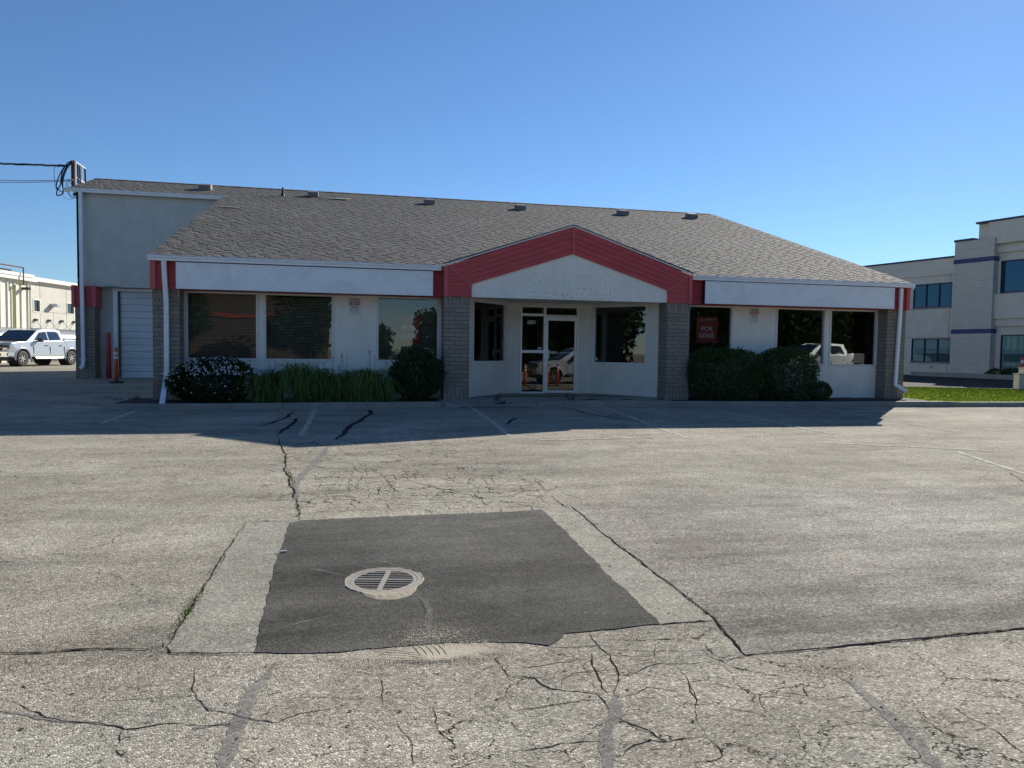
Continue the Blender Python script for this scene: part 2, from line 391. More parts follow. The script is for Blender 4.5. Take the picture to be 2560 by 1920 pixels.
def thing(name, label, cat, loc=(0, 0, 0), rz=0, group=None):
    o = bpy.data.objects.new(name, None); COL.objects.link(o); o.location = loc; o.rotation_euler = (0, 0, rz); o.empty_display_size = .2
    return tag(o, label, cat, group)
def struct(name, mb, mat, label=None): return tag(mb.build(name, mat), label, None, None, 'structure')
def copy_tree(o, parent=None):
    c = o.copy(); COL.objects.link(c); c.parent = parent
    for ch in list(o.children): copy_tree(ch, c)
    return c
def Lc(root):
    """parent with world-space vertex data: keep child's vertices relative to the root position"""
    return Matrix.Translation(root.location) @ Matrix.Rotation(root.rotation_euler.z, 4, 'Z')
def adopt(o, root):
    """move world-space mesh o below root so that it stays in place"""
    inv = Lc(root).inverted(); o.data.transform(inv); o.parent = root; return o
def text(s, size, loc, ex, ez, mat, parent, name='lettering', depth=.002, align='CENTER', bold=0, shear=0, sx=1):
    cu = bpy.data.curves.new('t', 'FONT'); cu.body = s; cu.size = size; cu.align_x = align; cu.align_y = 'CENTER'; cu.offset = bold; cu.extrude = depth; cu.shear = shear; cu.resolution_u = 3
    o = bpy.data.objects.new('t', cu); me = bpy.data.meshes.new_from_object(o); bpy.data.objects.remove(o)
    ex = Vector(ex).normalized(); ez = Vector(ez).normalized(); ey = ez.cross(ex)
    mt = Matrix.Identity(4)
    for i in range(3): mt[i][0] = ex[i]*sx; mt[i][1] = ez[i]; mt[i][2] = -ey[i]; mt[i][3] = loc[i]
    me.transform(mt); me.materials.clear(); me.materials.append(mat)
    o = bpy.data.objects.new(name, me); COL.objects.link(o)
    if parent: o.parent = parent
    return o
def ray(u, v): return f2 + r3*(u-1280)/FPX - u3*(v-960)/FPX
def at(u, v, ax, val):
    d = ray(u, v); return CAM + d*((val-CAM[ax])/d[ax])
def at_plane(u, v, p0, n):
    d = ray(u, v); return CAM + d*((Vector(p0)-CAM).dot(Vector(n))/d.dot(Vector(n)))

# ------------------------------------------------------------------ ground
def sst(t): t = max(0, min(1, t)); return t*t*(3-2*t)
def G(x, y):
    if y < -1:
        z = -.18 - .032*min(11, -1-y)
        t = (-1-y)-11
        if t > 0: z -= .032*3*(1-math.exp(-t/3))*.4
    else:
        zl = -.18 + .24*sst((y+1)/10.5)
        zr = -.18 + .05*sst((y-4)/20)
        k = sst((x-8)/8); z = zl*(1-k)+zr*k
    z += .42*sst((x-24)/6)*sst((-9-y)/4)
    z += .012*math.sin(x*.9+1)*math.sin(y*.7)*sst((-y-2)/2)
    return z
def atg(u, v):
    z = -.3
    for _ in range(12):
        p = at(u, v, 2, z); z = G(p.x, p.y)
    return at(u, v, 2, z)
DR = atg(960, 1452)  # drain centre
def lin(a_, b_, s_): 
    n = max(1, round((b_-a_)/s_)); return [a_+(b_-a_)*i/n for i in range(n)]
xs = [-600, -300, -150, -80, -50, -35, -25, -18] + lin(-14, 2, 1) + lin(2, 26, .25) + lin(26, 40, 1) + [45, 55, 70, 100, 180, 350, 700]
ys = [-600, -300, -150, -80, -50, -35, -26, -21] + lin(-18, 0, .25) + lin(0, 12, 1) + [12, 14, 17, 20, 25, 32, 45, 70, 120, 250, 500, 900]
mb = MB(); nx, ny = len(xs), len(ys)
for yv in ys:
    for xv in xs: mb.v.append(Vector((xv, yv, G(xv, yv))))
for j in range(ny-1):
    for i in range(nx-1):
        cx_, cy_ = (xs[i]+xs[i+1])/2, (ys[j]+ys[j+1])/2
        if math.hypot(cx_-DR.x, cy_-DR.y) < .52: continue
        mb.f.append((j*nx+i, j*nx+i+1, (j+1)*nx+i+1, (j+1)*nx+i))
struct('parking_lot_ground', mb, M['lot'], 'weathered coarse asphalt of the parking lot')

def inside(p, poly):
    c_ = False; j = len(poly)-1
    for i in range(len(poly)):
        if (poly[i][1] > p[1]) != (poly[j][1] > p[1]) and p[0] < (poly[j][0]-poly[i][0])*(p[1]-poly[i][1])/(poly[j][1]-poly[i][1])+poly[i][0]: c_ = not c_
        j = i
    return c_
def jag(poly, amp, step=.12, closed=True):
    out = []; n = len(poly)
    for i in range(n if closed else n-1):
        a_, b_ = Vector(poly[i][:2]), Vector(poly[(i+1) % n][:2]); L = (b_-a_).length; k = max(1, int(L/step)); nrm = Vector((-(b_-a_).y, (b_-a_).x))/max(L, 1e-6)
        for q in range(k):
            p = a_.lerp(b_, q/k)
            if q: p = p + nrm*random.uniform(-amp, amp)
            out.append((p.x, p.y))
    if not closed: out.append(tuple(poly[-1][:2]))
    return out
def sheet(name, poly, dz, mat, label, hole=None, step=.25):
    pts = [Vector(p) for p in poly]; edges = [(i, (i+1) % len(poly)) for i in range(len(poly))]
    if hole:
        o = len(pts); pts += [Vector(p) for p in hole]; edges += [(o+i, o+(i+1) % len(hole)) for i in range(len(hole))]
    x0, x1 = min(p[0] for p in poly), max(p[0] for p in poly); y0, y1 = min(p[1] for p in poly), max(p[1] for p in poly)
    y = y0+step
    while y < y1:
        x = x0+step
        while x < x1:
            if inside((x, y), poly) and not (hole and inside((x, y), hole)): pts.append(Vector((x, y)))
            x += step
        y += step
    r = delaunay_2d_cdt(pts, edges, [], 0, 1e-5); mb = MB()
    mb.v = [Vector((p.x, p.y, G(p.x, p.y)+dz)) for p in r[0]]
    for f in r[2]:
        cx_ = sum(r[0][i].x for i in f)/len(f); cy_ = sum(r[0][i].y for i in f)/len(f)
        if inside((cx_, cy_), poly) and not (hole and inside((cx_, cy_), hole)): mb.f.append(tuple(f))
    return struct(name, mb, mat, label)
def gp(l): return [tuple(atg(u, v)[:2]) for u, v in l]
patch = gp([(636, 1633), (648, 1570), (665, 1500), (683, 1430), (706, 1362), (723, 1309), (760, 1301), (1000, 1291), (1280, 1280), (1355, 1275), (1424, 1340), (1500, 1413), (1508, 1428), (1580, 1492), (1650, 1561), (1540, 1574), (1413, 1584), (1402, 1598), (1373, 1615), (1280, 1607), (1130, 1606), (984, 1618), (880, 1628), (798, 1633)])
hole = [(DR.x+.272*math.cos(t*math.pi/24), DR.y+.272*math.sin(t*math.pi/24)) for t in range(48)]
sheet('asphalt_patch', jag(patch, .012, .07), .005, M['patch'], 'dark fresh asphalt patch around the storm drain', hole)
sheet('asphalt_strip', jag(gp([(613, 1306), (740, 1303), (722, 1320), (665, 1500), (640, 1631), (425, 1633), (417, 1616), (470, 1540), (540, 1430)]), .012, .1), .0025, M['strip'], 'pale smooth asphalt strip left of the dark patch')
sheet('asphalt_strip', jag(gp([(1345, 1274), (1427, 1267), (1530, 1349), (1783, 1552), (1650, 1562), (1500, 1425)]), .012, .1), .0025, M['strip'], 'pale smooth asphalt strip right of the dark patch')
sheet('asphalt_overlay', jag(gp([(1410, 1267), (1440, 1264), (1560, 1240), (1700, 1228), (2000, 1226), (2400, 1215), (3000, 1200), (4000, 1200), (4000, 1440), (3200, 1500), (2560, 1572), (2350, 1594), (2090, 1618), (1864, 1639), (1853, 1630), (1778, 1540), (1530, 1349)]), .015, .15), .0035, M['overlay'], 'newer finer grey asphalt slab on the right', step=.5)

def fract(pts, amp, depth=4):
    pts = [Vector(p) for p in pts]
    for _ in range(depth):
        out = [pts[0]]
        for a_, b_ in zip(pts, pts[1:]):
            d = b_-a_; m_ = (a_+b_)/2 + Vector((-d.y, d.x))*random.uniform(-amp, amp)
            if d.length > .05: out.append(m_)
            out.append(b_)
        pts = out
    return pts
def ribbon(mb, pix, width, dz, amp=.16, wvar=.5, depth=4, taper=True):
    pts = fract([Vector(p) for p in gp(pix)], amp, depth); n = len(pts); base = len(mb.v)
    for i, p in enumerate(pts):
        t = (pts[min(i+1, n-1)]-pts[max(i-1, 0)]); t = t.normalized() if t.length > 1e-6 else Vector((1, 0)); q = Vector((-t.y, t.x))
        w_ = width*(1+random.uniform(-wvar, wvar))*.5
        if taper: w_ *= min(1, .25+3*i/n, .25+3*(n-1-i)/n)
        for s_ in (-1, 1):
            r = p + q*w_*s_*random.uniform(.8, 1.2); mb.v.append(Vector((r.x, r.y, G(r.x, r.y)+dz)))
    for i in range(n-1): mb.f.append((base+2*i, base+2*i+1, base+2*i+3, base+2*i+2))
# crack sealer bands
mb = MB()
ribbon(mb, [(690, 1655), (668, 1690), (642, 1714), (625, 1745), (613, 1772), (600, 1800), (579, 1853), (565, 1890), (553, 1925), (530, 1990)], 0.0744, .0018, .035, .25, 3)
ribbon(mb, [(1540, 1735), (1536, 1760), (1540, 1785), (1529, 1805), (1515, 1830), (1515, 1860), (1520, 1900), (1535, 1960)], 0.0620, .0018, .04, .35, 3)
ribbon(mb, [(2113, 1697), (2150, 1725), (2183, 1754), (2240, 1805), (2290, 1855), (2350, 1925), (2400, 1980)], 0.0682, .0018, .035, .25, 3)
ribbon(mb, [(-40, 1770), (0, 1777), (60, 1785), (116, 1798), (200, 1806), (289, 1815)], 0.0217, .0018, .05, .5)
ribbon(mb, [(480, 1822), (540, 1812), (602, 1812)], 0.0186, .0018, .05, .5)
ribbon(mb, [(745, 1245), (741, 1205), (770, 1176), (795, 1148), (810, 1129), (828, 1108)], 0.0992, .0018, .035, .25, 3)
struct('crack_sealer', mb, M['sealer'], 'grey bands of crack sealer across the asphalt')
mb = MB()
ribbon(mb, [(838, 1100), (848, 1093), (862, 1078), (875, 1064), (912, 1044), (930, 1034), (927, 1026), (895, 1025)], 0.0930, .004, .05, .3, 3)
ribbon(mb, [(738, 1027), (722, 1041), (690, 1053), (614, 1073)], 0.0620, .004, .05, .5, 3)
ribbon(mb, [(762, 1045), (740, 1046), (735, 1057), (705, 1076), (693, 1086)], 0.0682, .004, .05, .5, 3)
ribbon(mb, [(1390, 1016), (1440, 1026), (1478, 1036), (1545, 1047), (1612, 1056)], 0.0558, .004, .04, .3, 3)
ribbon(mb, [(1291, 1046), (1280, 1050), (1268, 1062)], 0.0868, .004, .05, .3, 3)
struct('tar_line', mb, M['tar'], 'black tar crack lines in the shaded asphalt')
# cracks
mb = MB()
W1 = .022
ribbon(mb, [(749, 1300), (745, 1262), (735, 1225), (726, 1193), (713, 1150), (706, 1123), (698, 1100), (691, 1086)], 0.0150, .0055, .05)
ribbon(mb, [(-60, 1635), (0, 1633), (150, 1629), (312, 1624), (360, 1625), (414, 1618)], 0.0150, .0055, .05)
ribbon(mb, [(417, 1615), (425, 1634), (500, 1636), (631, 1637)], 0.0100, .0055, .05)
ribbon(mb, [(613, 1306), (660, 1303), (726, 1304)], 0.0110, .0055, .06)
ribbon(mb, [(613, 1306), (580, 1360), (545, 1410), (530, 1440), (480, 1520), (440, 1580), (417, 1618)], 0.0070, .0055, .05)
ribbon(mb, [(1375, 1238), (1392, 1252), (1410, 1267), (1427, 1266), (1470, 1302), (1529, 1349), (1600, 1402), (1700, 1480), (1778, 1540)], 0.0140, .0055, .03)
ribbon(mb, [(1778, 1540), (1790, 1553), (1810, 1580), (1853, 1630), (1864, 1639)], 0.0150, .0055, .05)
ribbon(mb, [(1864, 1639), (1960, 1631), (2090, 1618), (2200, 1607), (2350, 1592), (2560, 1572), (2750, 1550)], 0.0150, .0055, .03)
ribbon(mb, [(1650, 1561), (1720, 1556), (1783, 1553)], 0.0110, .0055, .05)
Z = lambda l: [(1280+x*.28933, 1580+y*.28933) for x, y in l]
for l, w_ in (([(320, 130), (460, 135), (600, 130), (720, 118), (850, 125)], 14), ([(670, 20), (700, 70), (740, 110), (790, 160), (850, 200), (870, 270), (910, 330), (920, 400), (900, 480), (880, 540)], 22),
              ([(690, 190), (690, 260), (720, 330), (750, 400), (775, 480), (830, 540)], 24), ([(0, 320), (180, 300), (400, 265), (560, 240), (680, 235)], 12),
              ([(820, 20), (880, 65), (1000, 75), (1200, 65), (1400, 60), (1530, 80), (1590, 130)], 12), ([(860, 155), (1000, 155), (1200, 165), (1400, 165), (1580, 155)], 11),
              ([(850, 200), (980, 205), (1110, 215), (1240, 205)], 12), ([(1590, 130), (1680, 180), (1740, 230), (1810, 250), (1900, 300), (2060, 340), (2212, 370), (2500, 420)], 16),
              ([(1810, 245), (1900, 235), (2040, 210)], 13), ([(0, 390), (100, 385), (200, 400), (240, 445), (330, 490), (500, 515), (700, 530), (780, 525)], 20), 
              ([(430, 470), (450, 400), (520, 360), (700, 345), (860, 325)], 11), ([(880, 340), (1000, 380), (1080, 350), (1170, 300), (1300, 270), (1500, 275), (1700, 260), (1810, 250)], 11),
              ([(1240, 100), (1245, 260)], 9), ([(1440, 330), (1500, 380), (1530, 450), (1560, 540), (1600, 590), (1580, 680), (1590, 750), (1640, 830), (1670, 890)], 13),
              ([(890, 735), (980, 775), (1100, 820), (1200, 860), (1250, 910), (1310, 950)], 22), ([(860, 1075), (960, 1070), (1020, 1000), (1130, 960), (1200, 935), (1310, 950), (1500, 920), (1670, 895)], 17),
              ([(1670, 895), (1740, 960), (1800, 1020), (1820, 1070), (1760, 1110), (1550, 1130)], 15), ([(0, 1050), (170, 1015), (350, 990), (460, 960), (600, 950), (750, 945), (770, 975)], 16),
              ([(0, 685), (200, 660), (350, 630), (560, 605), (780, 590)], 12), ([(0, 1115), (80, 1145), (200, 1190)], 16), ([(880, 550), (1080, 535), (1170, 475), (1300, 490), (1400, 515), (1540, 515)], 9),
              ([(1560, 430), (1900, 480), (2200, 560), (2500, 600)], 8), ([(1600, 590), (1850, 660), (2100, 700), (2400, 800)], 8), ([(2130, 540), (2200, 690), (2300, 760)], 8), ([(720, 530), (800, 600), (820, 640)], 14)):
    ribbon(mb, Z(l), w_*.00036, .0022, .085, .6, 5)
Y_ = lambda l: [(x*.57866, 1060+y*.57866) for x, y in l]
for l, w_ in (([(850, 1040), (840, 1110), (850, 1190), (900, 1240), (1010, 1255), (1100, 1280), (1200, 1290), (1300, 1250), (1500, 1210)], 14), ([(0, 1195), (60, 1200), (200, 1270), (350, 1290), (500, 1305), (540, 1320), (650, 1305), (900, 1305), (1040, 1285)], 18),
              ([(530, 1320), (520, 1370), (490, 1400), (550, 1440), (550, 1486)], 12), ([(90, 1130), (110, 1145)], 14), ([(1640, 1090), (1650, 1170), (1650, 1230)], 9), ([(1870, 1220), (1880, 1290), (1920, 1350), (1990, 1410)], 14),
              ([(1740, 240), (1850, 265), (2000, 300), (2212, 340), (2300, 360)], 20), ([(2100, 990), (2160, 1040), (2190, 1080), (2212, 1110)], 12), ([(1180, 1190), (1400, 1180), (1600, 1190)], 8), ([(820, 1180), (600, 1190), (330, 1215)], 7),
              ([(1720, 1290), (1780, 1380), (1790, 1480)], 10), ([(1420, 1080), (1500, 1060), (1700, 1085), (1900, 1080)], 7), ([(1550, 1400), (1400, 1430), (1250, 1420)], 7), ([(0, 105), (300, 108), (560, 112), (940, 118)], 18)):
    ribbon(mb, Y_(l), w_*.00036, .0022, .085, .6, 5)
X_ = lambda l: [(1280+x*.57866, 1060+y*.57866) for x, y in l]
for l, w_ in (([(1880, 1205), (1960, 1260), (2100, 1330), (2150, 1380), (2212, 1420), (2300, 1450)], 12), ([(1100, 1150), (1260, 1130), (1280, 1180), (1400, 1210)], 8), ([(2180, 235), (2230, 255), (2300, 270)], 40), ([(2150, 210), (2200, 235)], 30),
              ([(0, 110), (200, 120), (420, 128), (600, 136), (760, 148)], 9), ([(1300, 1320), (1500, 1290), (1700, 1310), (2000, 1290)], 7), ([(720, 1060), (770, 1130), (790, 1190)], 9)):
    ribbon(mb, X_(l), w_*.00038, .0022, .085, .6, 5)
# alligator cracking between seam and patch: short irregular cracks
for _ in range(190):
    u = random.uniform(760, 1370); v = random.uniform(1170, 1280)
    if v < 1170+max(0, (900-u))*.1: continue
    if random.random() < .8:
        L = random.uniform(20, 75); ribbon(mb, [(u-L/2, v+random.uniform(-2, 2)), (u, v+random.uniform(-3, 3)), (u+L/2, v+random.uniform(-3, 3))], .0055, .0022, .07, .7, 4)
    else:
        L = random.uniform(8, 26); ribbon(mb, [(u, v-L/2), (u+random.uniform(-4, 12), v), (u+random.uniform(2, 22), v+L/2)], .0060, .0022, .12, .6, 4)
for _ in range(70):
    u = random.uniform(1000, 2560); v = random.uniform(1640, 1900); L = random.uniform(15, 70); an = random.uniform(-.5, .7)
    ribbon(mb, [(u, v), (u+L*math.cos(an), v+L*math.sin(an)*.5)], .0032, .0022, .12, .7, 4)
for _ in range(45):
    u = random.uniform(0, 1000); v = random.uniform(1650, 1910); L = random.uniform(10, 50); an = random.uniform(-.5, .7)
    ribbon(mb, [(u, v), (u+L*math.cos(an), v+L*math.sin(an)*.5)], .0032, .0022, .12, .7, 4)
# pits: missing stones
for _ in range(260):
    u = random.uniform(0, 2560); v = random.choice([random.uniform(1640, 1915), random.uniform(1110, 1900)]); p = atg(u, v)
    r = random.uniform(.003, .009)*(1+.5*(v < 1400)); n = 6; o = len(mb.v)
    for k in range(n):
        q = (p.x+r*math.cos(k*1.047)*random.uniform(.6, 1.6), p.y+r*math.sin(k*1.047)*random.uniform(.5, 1)); mb.v.append(Vector((q[0], q[1], G(*q)+.0045)))
    mb.f.append(tuple(range(o, o+n)))
struct('asphalt_crack', mb, M['crack'], 'open cracks and lost stones in the asphalt')
# parking stripes
mb = MB()
for l, w_ in (([(356, 1022), (318, 1036), (252, 1059)], .10), ([(789, 1024), (770, 1058), (752, 1091)], .10), ([(1168, 1014), (1203, 1036), (1237, 1060), (1275, 1090)], .10), ([(1498, 1015), (1622, 1060), (1720, 1096)], .10),
              ([(1791, 1025), (1958, 1060), (2083, 1086)], .10), ([(2045, 1019), (2206, 1049), (2393, 1079)], .10), ([(2243, 1015), (2391, 1033)], .10), ([(2476, 1010), (2560, 1020), (2640, 1030)], .10), ([(2486, 1046), (2560, 1057), (2650, 1070)], .10),
              ([(2391, 1129), (2470, 1155), (2560, 1184), (2650, 1212)], .10), ([(1349, 1100), (1500, 1097), (1674, 1093)], .10), ([(2050, 1106), (2300, 1118), (2478, 1128)], .10)):
    ribbon(mb, l, w_, .0045, .004, .04, 3, False)
struct('parking_stripe', mb, M['paint'], 'faded pale yellow parking stripes')
# loose grit
def grit(cx_, cy_, rx, ry, rot, amt, name, label, dz=.013, col=(.36, .30, .215)):
    poly = [(cx_+1.7*max(rx, ry)*math.cos(t*math.pi/8), cy_+1.7*max(rx, ry)*math.sin(t*math.pi/8)) for t in range(16)]
    x0, x1, y0, y1 = min(p[0] for p in poly), max(p[0] for p in poly), min(p[1] for p in poly), max(p[1] for p in poly)
    sheet(name, poly, dz, dust_mat(cx_, cy_, rx, ry, rot, amt, col), label, step=.2)
g_ = atg(1075, 1638); grit(g_.x, g_.y, .56, .17, -.05, 1.0, 'grit_patch', 'sandy grit washed against the front edge of the patch', .0095, (.45, .40, .30))
g_ = atg(1080, 1590); grit(g_.x, g_.y, .42, .30, .5, .42, 'grit_patch', 'thin tan grit streak running from the drain to the patch edge', .0090, (.40, .355, .27))
g_ = atg(1730, 1365); grit(g_.x, g_.y, .50, .30, 0, .42, 'dry_puddle_stain', 'brown dried puddle stain on the right slab', .0095, (.28, .235, .175))
g_ = atg(2080, 1670); grit(g_.x, g_.y, .45, .18, .4, .55, 'dry_puddle_stain', 'brown stain below the right slab', .0095, (.26, .22, .165))
g_ = atg(1060, 1420); grit(g_.x+.15, g_.y, 1.2, .25, .5, .28, 'grit_patch', 'pale tyre scuffs on the dark patch', .0085, (.22, .205, .18))

mb = MB()
for l, w_ in (([(1041, 1490), (1062, 1508), (1072, 1530), (1076, 1552), (1070, 1582)], .045), ([(1052, 1500), (1064, 1525), (1066, 1548), (1060, 1570)], .02), ([(775, 1424), (820, 1431), (868, 1443)], .03),
              ([(945, 1404), (970, 1408), (985, 1416)], .03), ([(1105, 1402), (1150, 1388), (1200, 1380)], .03), ([(700, 1575), (760, 1556), (830, 1540)], .03), ([(1120, 1330), (1240, 1318)], .05), ([(1380, 1330), (1440, 1325)], .04)):
    ribbon(mb, l, w_, .0068, .03, .4, 4)
a = NT('pale_scuff', .95, 0, .0); a.color((.25, .24, .215)); al_ = a.math('GREATER_THAN', a.noise(150, 3, .7), a.math('ADD', .44, a.math('MULTIPLY', a.noise(5, 4, .7), .18))); a.l(al_, a.b.inputs['Alpha'])
struct('tyre_scuff', mb, a.m, 'pale curved tyre scuffs on the dark patch')
mb = MB()
for k in range(5): ribbon(mb, [(1026+k*17, 1616), (1040+k*17, 1628), (1050+k*17, 1642)], .006, .0105, .03, .5, 3)
for k in range(6): ribbon(mb, [(925+k*9, 1626+k*7), (1000+k*10, 1632+k*6), (1060+k*5, 1640+k*5)], .004, .0105, .02, .5, 3)
struct('tread_mark', mb, M['dirt'], 'tyre tread marks pressed into the sandy grit')
# storm drain
dr = thing('storm_drain', 'round cast iron storm drain grate in the dark asphalt patch', 'drain', (DR.x, DR.y, G(DR.x, DR.y)+.001))
zt = .007
mb = MB(); n = 64
def ring(mb, r0, r1, z0, z1, n=64):
    b = len(mb.v)
    for k in range(n):
        t = 2*math.pi*k/n; c_, s_ = math.cos(t), math.sin(t)
        for r, z in ((r0, z0), (r0, z1), (r1, z1), (r1, z0)): mb.v.append(Vector((r*c_, r*s_, z)))
    for k in range(n):
        q = b+4*k; p = b+4*((k+1) % n)
        for j in range(4): mb.f.append((q+j, p+j, p+(j+1) % 4, q+(j+1) % 4))
    return mb
ring(mb, .298, .338, -.10, zt).build('frame', M['iron'], dr)
mb = MB(); ring(mb, .262, .294, -.02, zt-.002)
ang = R_(-12.2); ca, sa = math.cos(ang), math.sin(ang)
e1 = Vector((ca, sa, 0)); e2 = Vector((-sa, ca, 0)); sp = R_(6)
R0 = .266; nb = 9; pitch = 2*R0/ (nb+.0)
for k in range(1, nb):
    yy = -R0+k*pitch; hw = .0058 if k != 5 else .0125
    L = math.sqrt(max(0, R0*R0-yy*yy))
    mb.obox(Vector(), e1, e2, up, -L, yy-hw, -.010, L, yy+hw, zt-.004)
mb.obox(Vector(), e1, e2, up, -.021, -R0+.002, -.012, .021, R0-.002, zt-.001)
for sgn in (-1, 1): mb.obox(Vector(), e1, e2, up, -.17, sgn*(R0-.012)-.012, -.012, .17, sgn*(R0-.012)+.012, zt-.0035)
gr = mb.build('grate', M['iron'], dr)
mb = MB(); mb.tube([(0, 0, -.75), (0, 0, -.031)], .31, 32, False); mb.cyl((0, 0), .31, -.76, -.75, 32); mb.build('shaft', M['darker'], dr)
# sand lip round the frame
mb = MB()
for k in range(72):
    t = 2*math.pi*k/72
    wd = .012+.016*random.random() + (.14 if 4.1 < t < 5.6 else 0)*math.sin((t-4.1)/1.5*math.pi if 4.1 < t < 5.6 else 0)
    for r, z in ((.336, .008), (.336+wd*.5, .009+.004*random.random()), (.336+wd, .0042)): mb.v.append(Vector((r*math.cos(t), r*math.sin(t), z)))
for k in range(72):
    q = 3*k; p = 3*((k+1) % 72)
    for j in range(2): mb.f.append((q+j, p+j, p+j+1, q+j+1))
mb.build('sand_lip', M['sand'], dr)

dr.scale = (.82, .82, .82); dr.rotation_euler = (math.atan((G(DR.x, DR.y+.2)-G(DR.x, DR.y-.2))/.4), -math.atan((G(DR.x+.2, DR.y)-G(DR.x-.2, DR.y))/.4), 0); dr.location.z = G(DR.x, DR.y)+.002

# litter
p = atg(706, 1383); mb = MB(); mb.box(-.035, -.008, 0, .035, .010, .012); o = mb.build('litter_scrap', M['white'], None, bevel=.003); o.location = (p.x, p.y, G(p.x, p.y)+.009); o.rotation_euler = (0, .05, .35)
tag(o, 'small white plastic scrap lying on the left edge of the dark patch', 'litter')

# ------------------------------------------------------------------ kerb, apron, planting bed
def KY(x):
    pts = [(4.9, -1.05), (8.3, -.98), (11.7, -.66), (15.0, -.62), (20, -.8), (25, -1.05), (34, -1.2), (60, -1.5)]
    if x <= pts[0][0]: return pts[0][1]
    for (a_, b_), (c_, d_) in zip(pts, pts[1:]):
        if x <= c_: return b_+(d_-b_)*(x-a_)/(c_-a_)
    return pts[-1][1]
def kerb(x0, x1, label, ret=False):
    mb = MB(); xs_ = [x0]; 
    while xs_[-1] < x1-.01: xs_.append(min(x1, xs_[-1]+.5))
    b = 0
    for x in xs_:
        y = KY(x)+.01*math.sin(x*1.7); zt_ = -.045+.006*math.sin(x*.8)
        if x > 26: zt_ = -.06
        zb_ = G(x, y)-.05
        for yy, z in ((y-.015, zb_), (y-.012, zt_-.02), (y+.006, zt_), (y+.14, zt_), (y+.14, zb_)): mb.v.append(Vector((x, yy, z)))
    for i in range(len(xs_)-1):
        for j in range(4): mb.f.append((5*i+j, 5*i+5+j, 5*i+6+j, 5*i+1+j))
    mb.f.append((0, 1, 2, 3, 4)); e = 5*(len(xs_)-1); mb.f.append((e+4, e+3, e+2, e+1, e))
    if ret: mb.box(x0-.14, KY(x0)-.005, -.3, x0+.01, .55, -.048)
    return struct('kerb', mb, M['concrete'], label)
x = 4.95; segs = []
kerb(4.95, 8.45, 'concrete kerb left of the flowering bush end', True)
kerb(8.46, 11.98, 'concrete kerb before the daylilies'); kerb(14.35, 16.1, 'concrete kerb right of the entrance'); kerb(16.11, 19.3, 'concrete kerb before the right pillar')
kerb(19.31, 22.4, 'concrete kerb before the clipped shrubs'); kerb(22.41, 25.6, 'concrete kerb at the right corner'); kerb(25.61, 60, 'concrete kerb along the lawn')
mb = MB()
for (a_, b_) in ((5.0, 12.0), (15.6, 25.6)):
    n = 40
    o = len(mb.v)
    for i in range(n+1):
        x = a_+(b_-a_)*i/n
        for y in (KY(x)+.1, KY(x)+.4, 0, .65): mb.v.append(Vector((x, y, -.075+random.uniform(-.008, .012)+(.03 if y > -.1 else 0))))
    for i in range(n):
        for j in range(3): mb.f.append((o+4*i+j, o+4*i+4+j, o+4*i+5+j, o+4*i+1+j))
struct('planting_bed', mb, M['soil'], 'dark soil bed behind the kerb')
# entrance apron
mb = MB(); n = 36
yl = [-.72, -.55, -.35, 0, .6, 1.3, 2.1]
for i in range(n+1):
    x = 11.95+(17.9-11.95)*i/n
    for y in yl:
        yy = y
        if y == -.72: yy = KY(x)-.04
        k = sst((y+.72)/.75); front = G(x, yy)+.012
        side = sst((x-12.0)/.5)*sst((14.6-x)/.5)
        z = front*(1-k)+(-.025)*k if y < .3 else -.025+.03*(y-.3)/1.8
        if y < .3: z = z*side+(-.045)*(1-side) if y > -.6 else (front*side + (-.2)*(1-side))
        mb.v.append(Vector((x, yy if side > .02 else max(yy, KY(x)+.1), z)))
for i in range(n):
    for j in range(len(yl)-1): mb.f.append((i*7+j, i*7+7+j, i*7+8+j, i*7+1+j))
struct('entrance_apron', mb, M['concrete'], 'sloping concrete apron before the entrance door')
mb = MB(); mb.box(1.4, 9.0, -.05, 5.5, 9.75, .062); struct('garage_threshold', mb, M['concrete'], 'concrete strip below the garage door')

# ------------------------------------------------------------------ main building
ZG, ZB, SL = 3.215, 2.475, .345
XL0, XL1, XR1 = .62, 5.48, 25.34
YN, YR, YBK = 9.3, 11.8, 20.5
def RZ(y): return ZG+SL*y if y <= YR else ZG+SL*YR-SL*(y-YR)
B = thing('commercial_building', 'single storey grey stucco shop with shingled roof, red trim and brick pillars', 'building', (15, .6, 0))
def P(o): return adopt(o, B)
def wall(mb, o, ex, nrm, s0, s1, z0, z1, th, openings=()):
    """wall face with rectangular openings; nrm points outside"""
    ss = sorted({s0, s1} | {v for q in openings for v in q[:2]}); zs = sorted({z0, z1} | {v for q in openings for v in q[2:]})
    def isop(s, z): return any(q[0] < s < q[1] and q[2] < z < q[3] for q in openings)
    for a_, b_ in zip(ss, ss[1:]):
        for c_, d_ in zip(zs, zs[1:]):
            if isop((a_+b_)/2, (c_+d_)/2): continue
            for k in (0, th):
                mb.quad(*[o+ex*s+up*z-nrm*k for s, z in ((a_, c_), (b_, c_), (b_, d_), (a_, d_))])
    for q in list(openings)+[(s0, s1, z0, z1)]:
        c4 = [(q[0], q[2]), (q[1], q[2]), (q[1], q[3]), (q[0], q[3])]
        for i in range(4):
            (a_, c_), (b_, d_) = c4[i], c4[(i+1) % 4]
            mb.quad(o+ex*a_+up*c_, o+ex*b_+up*d_, o+ex*b_+up*d_-nrm*th, o+ex*a_+up*c_-nrm*th)
FX = Vector((1, 0, 0)); FN = Vector((0, -1, 0)); O0 = Vector((0, .6, 0))
WZ0, WZ1 = .865, 2.476
wl = [(6.10, 7.73), (7.85, 9.48), (10.50, 12.06)]; wr = [(18.58, 20.15), (21.46, 23.04), (23.16, 24.73)]
mb = MB()
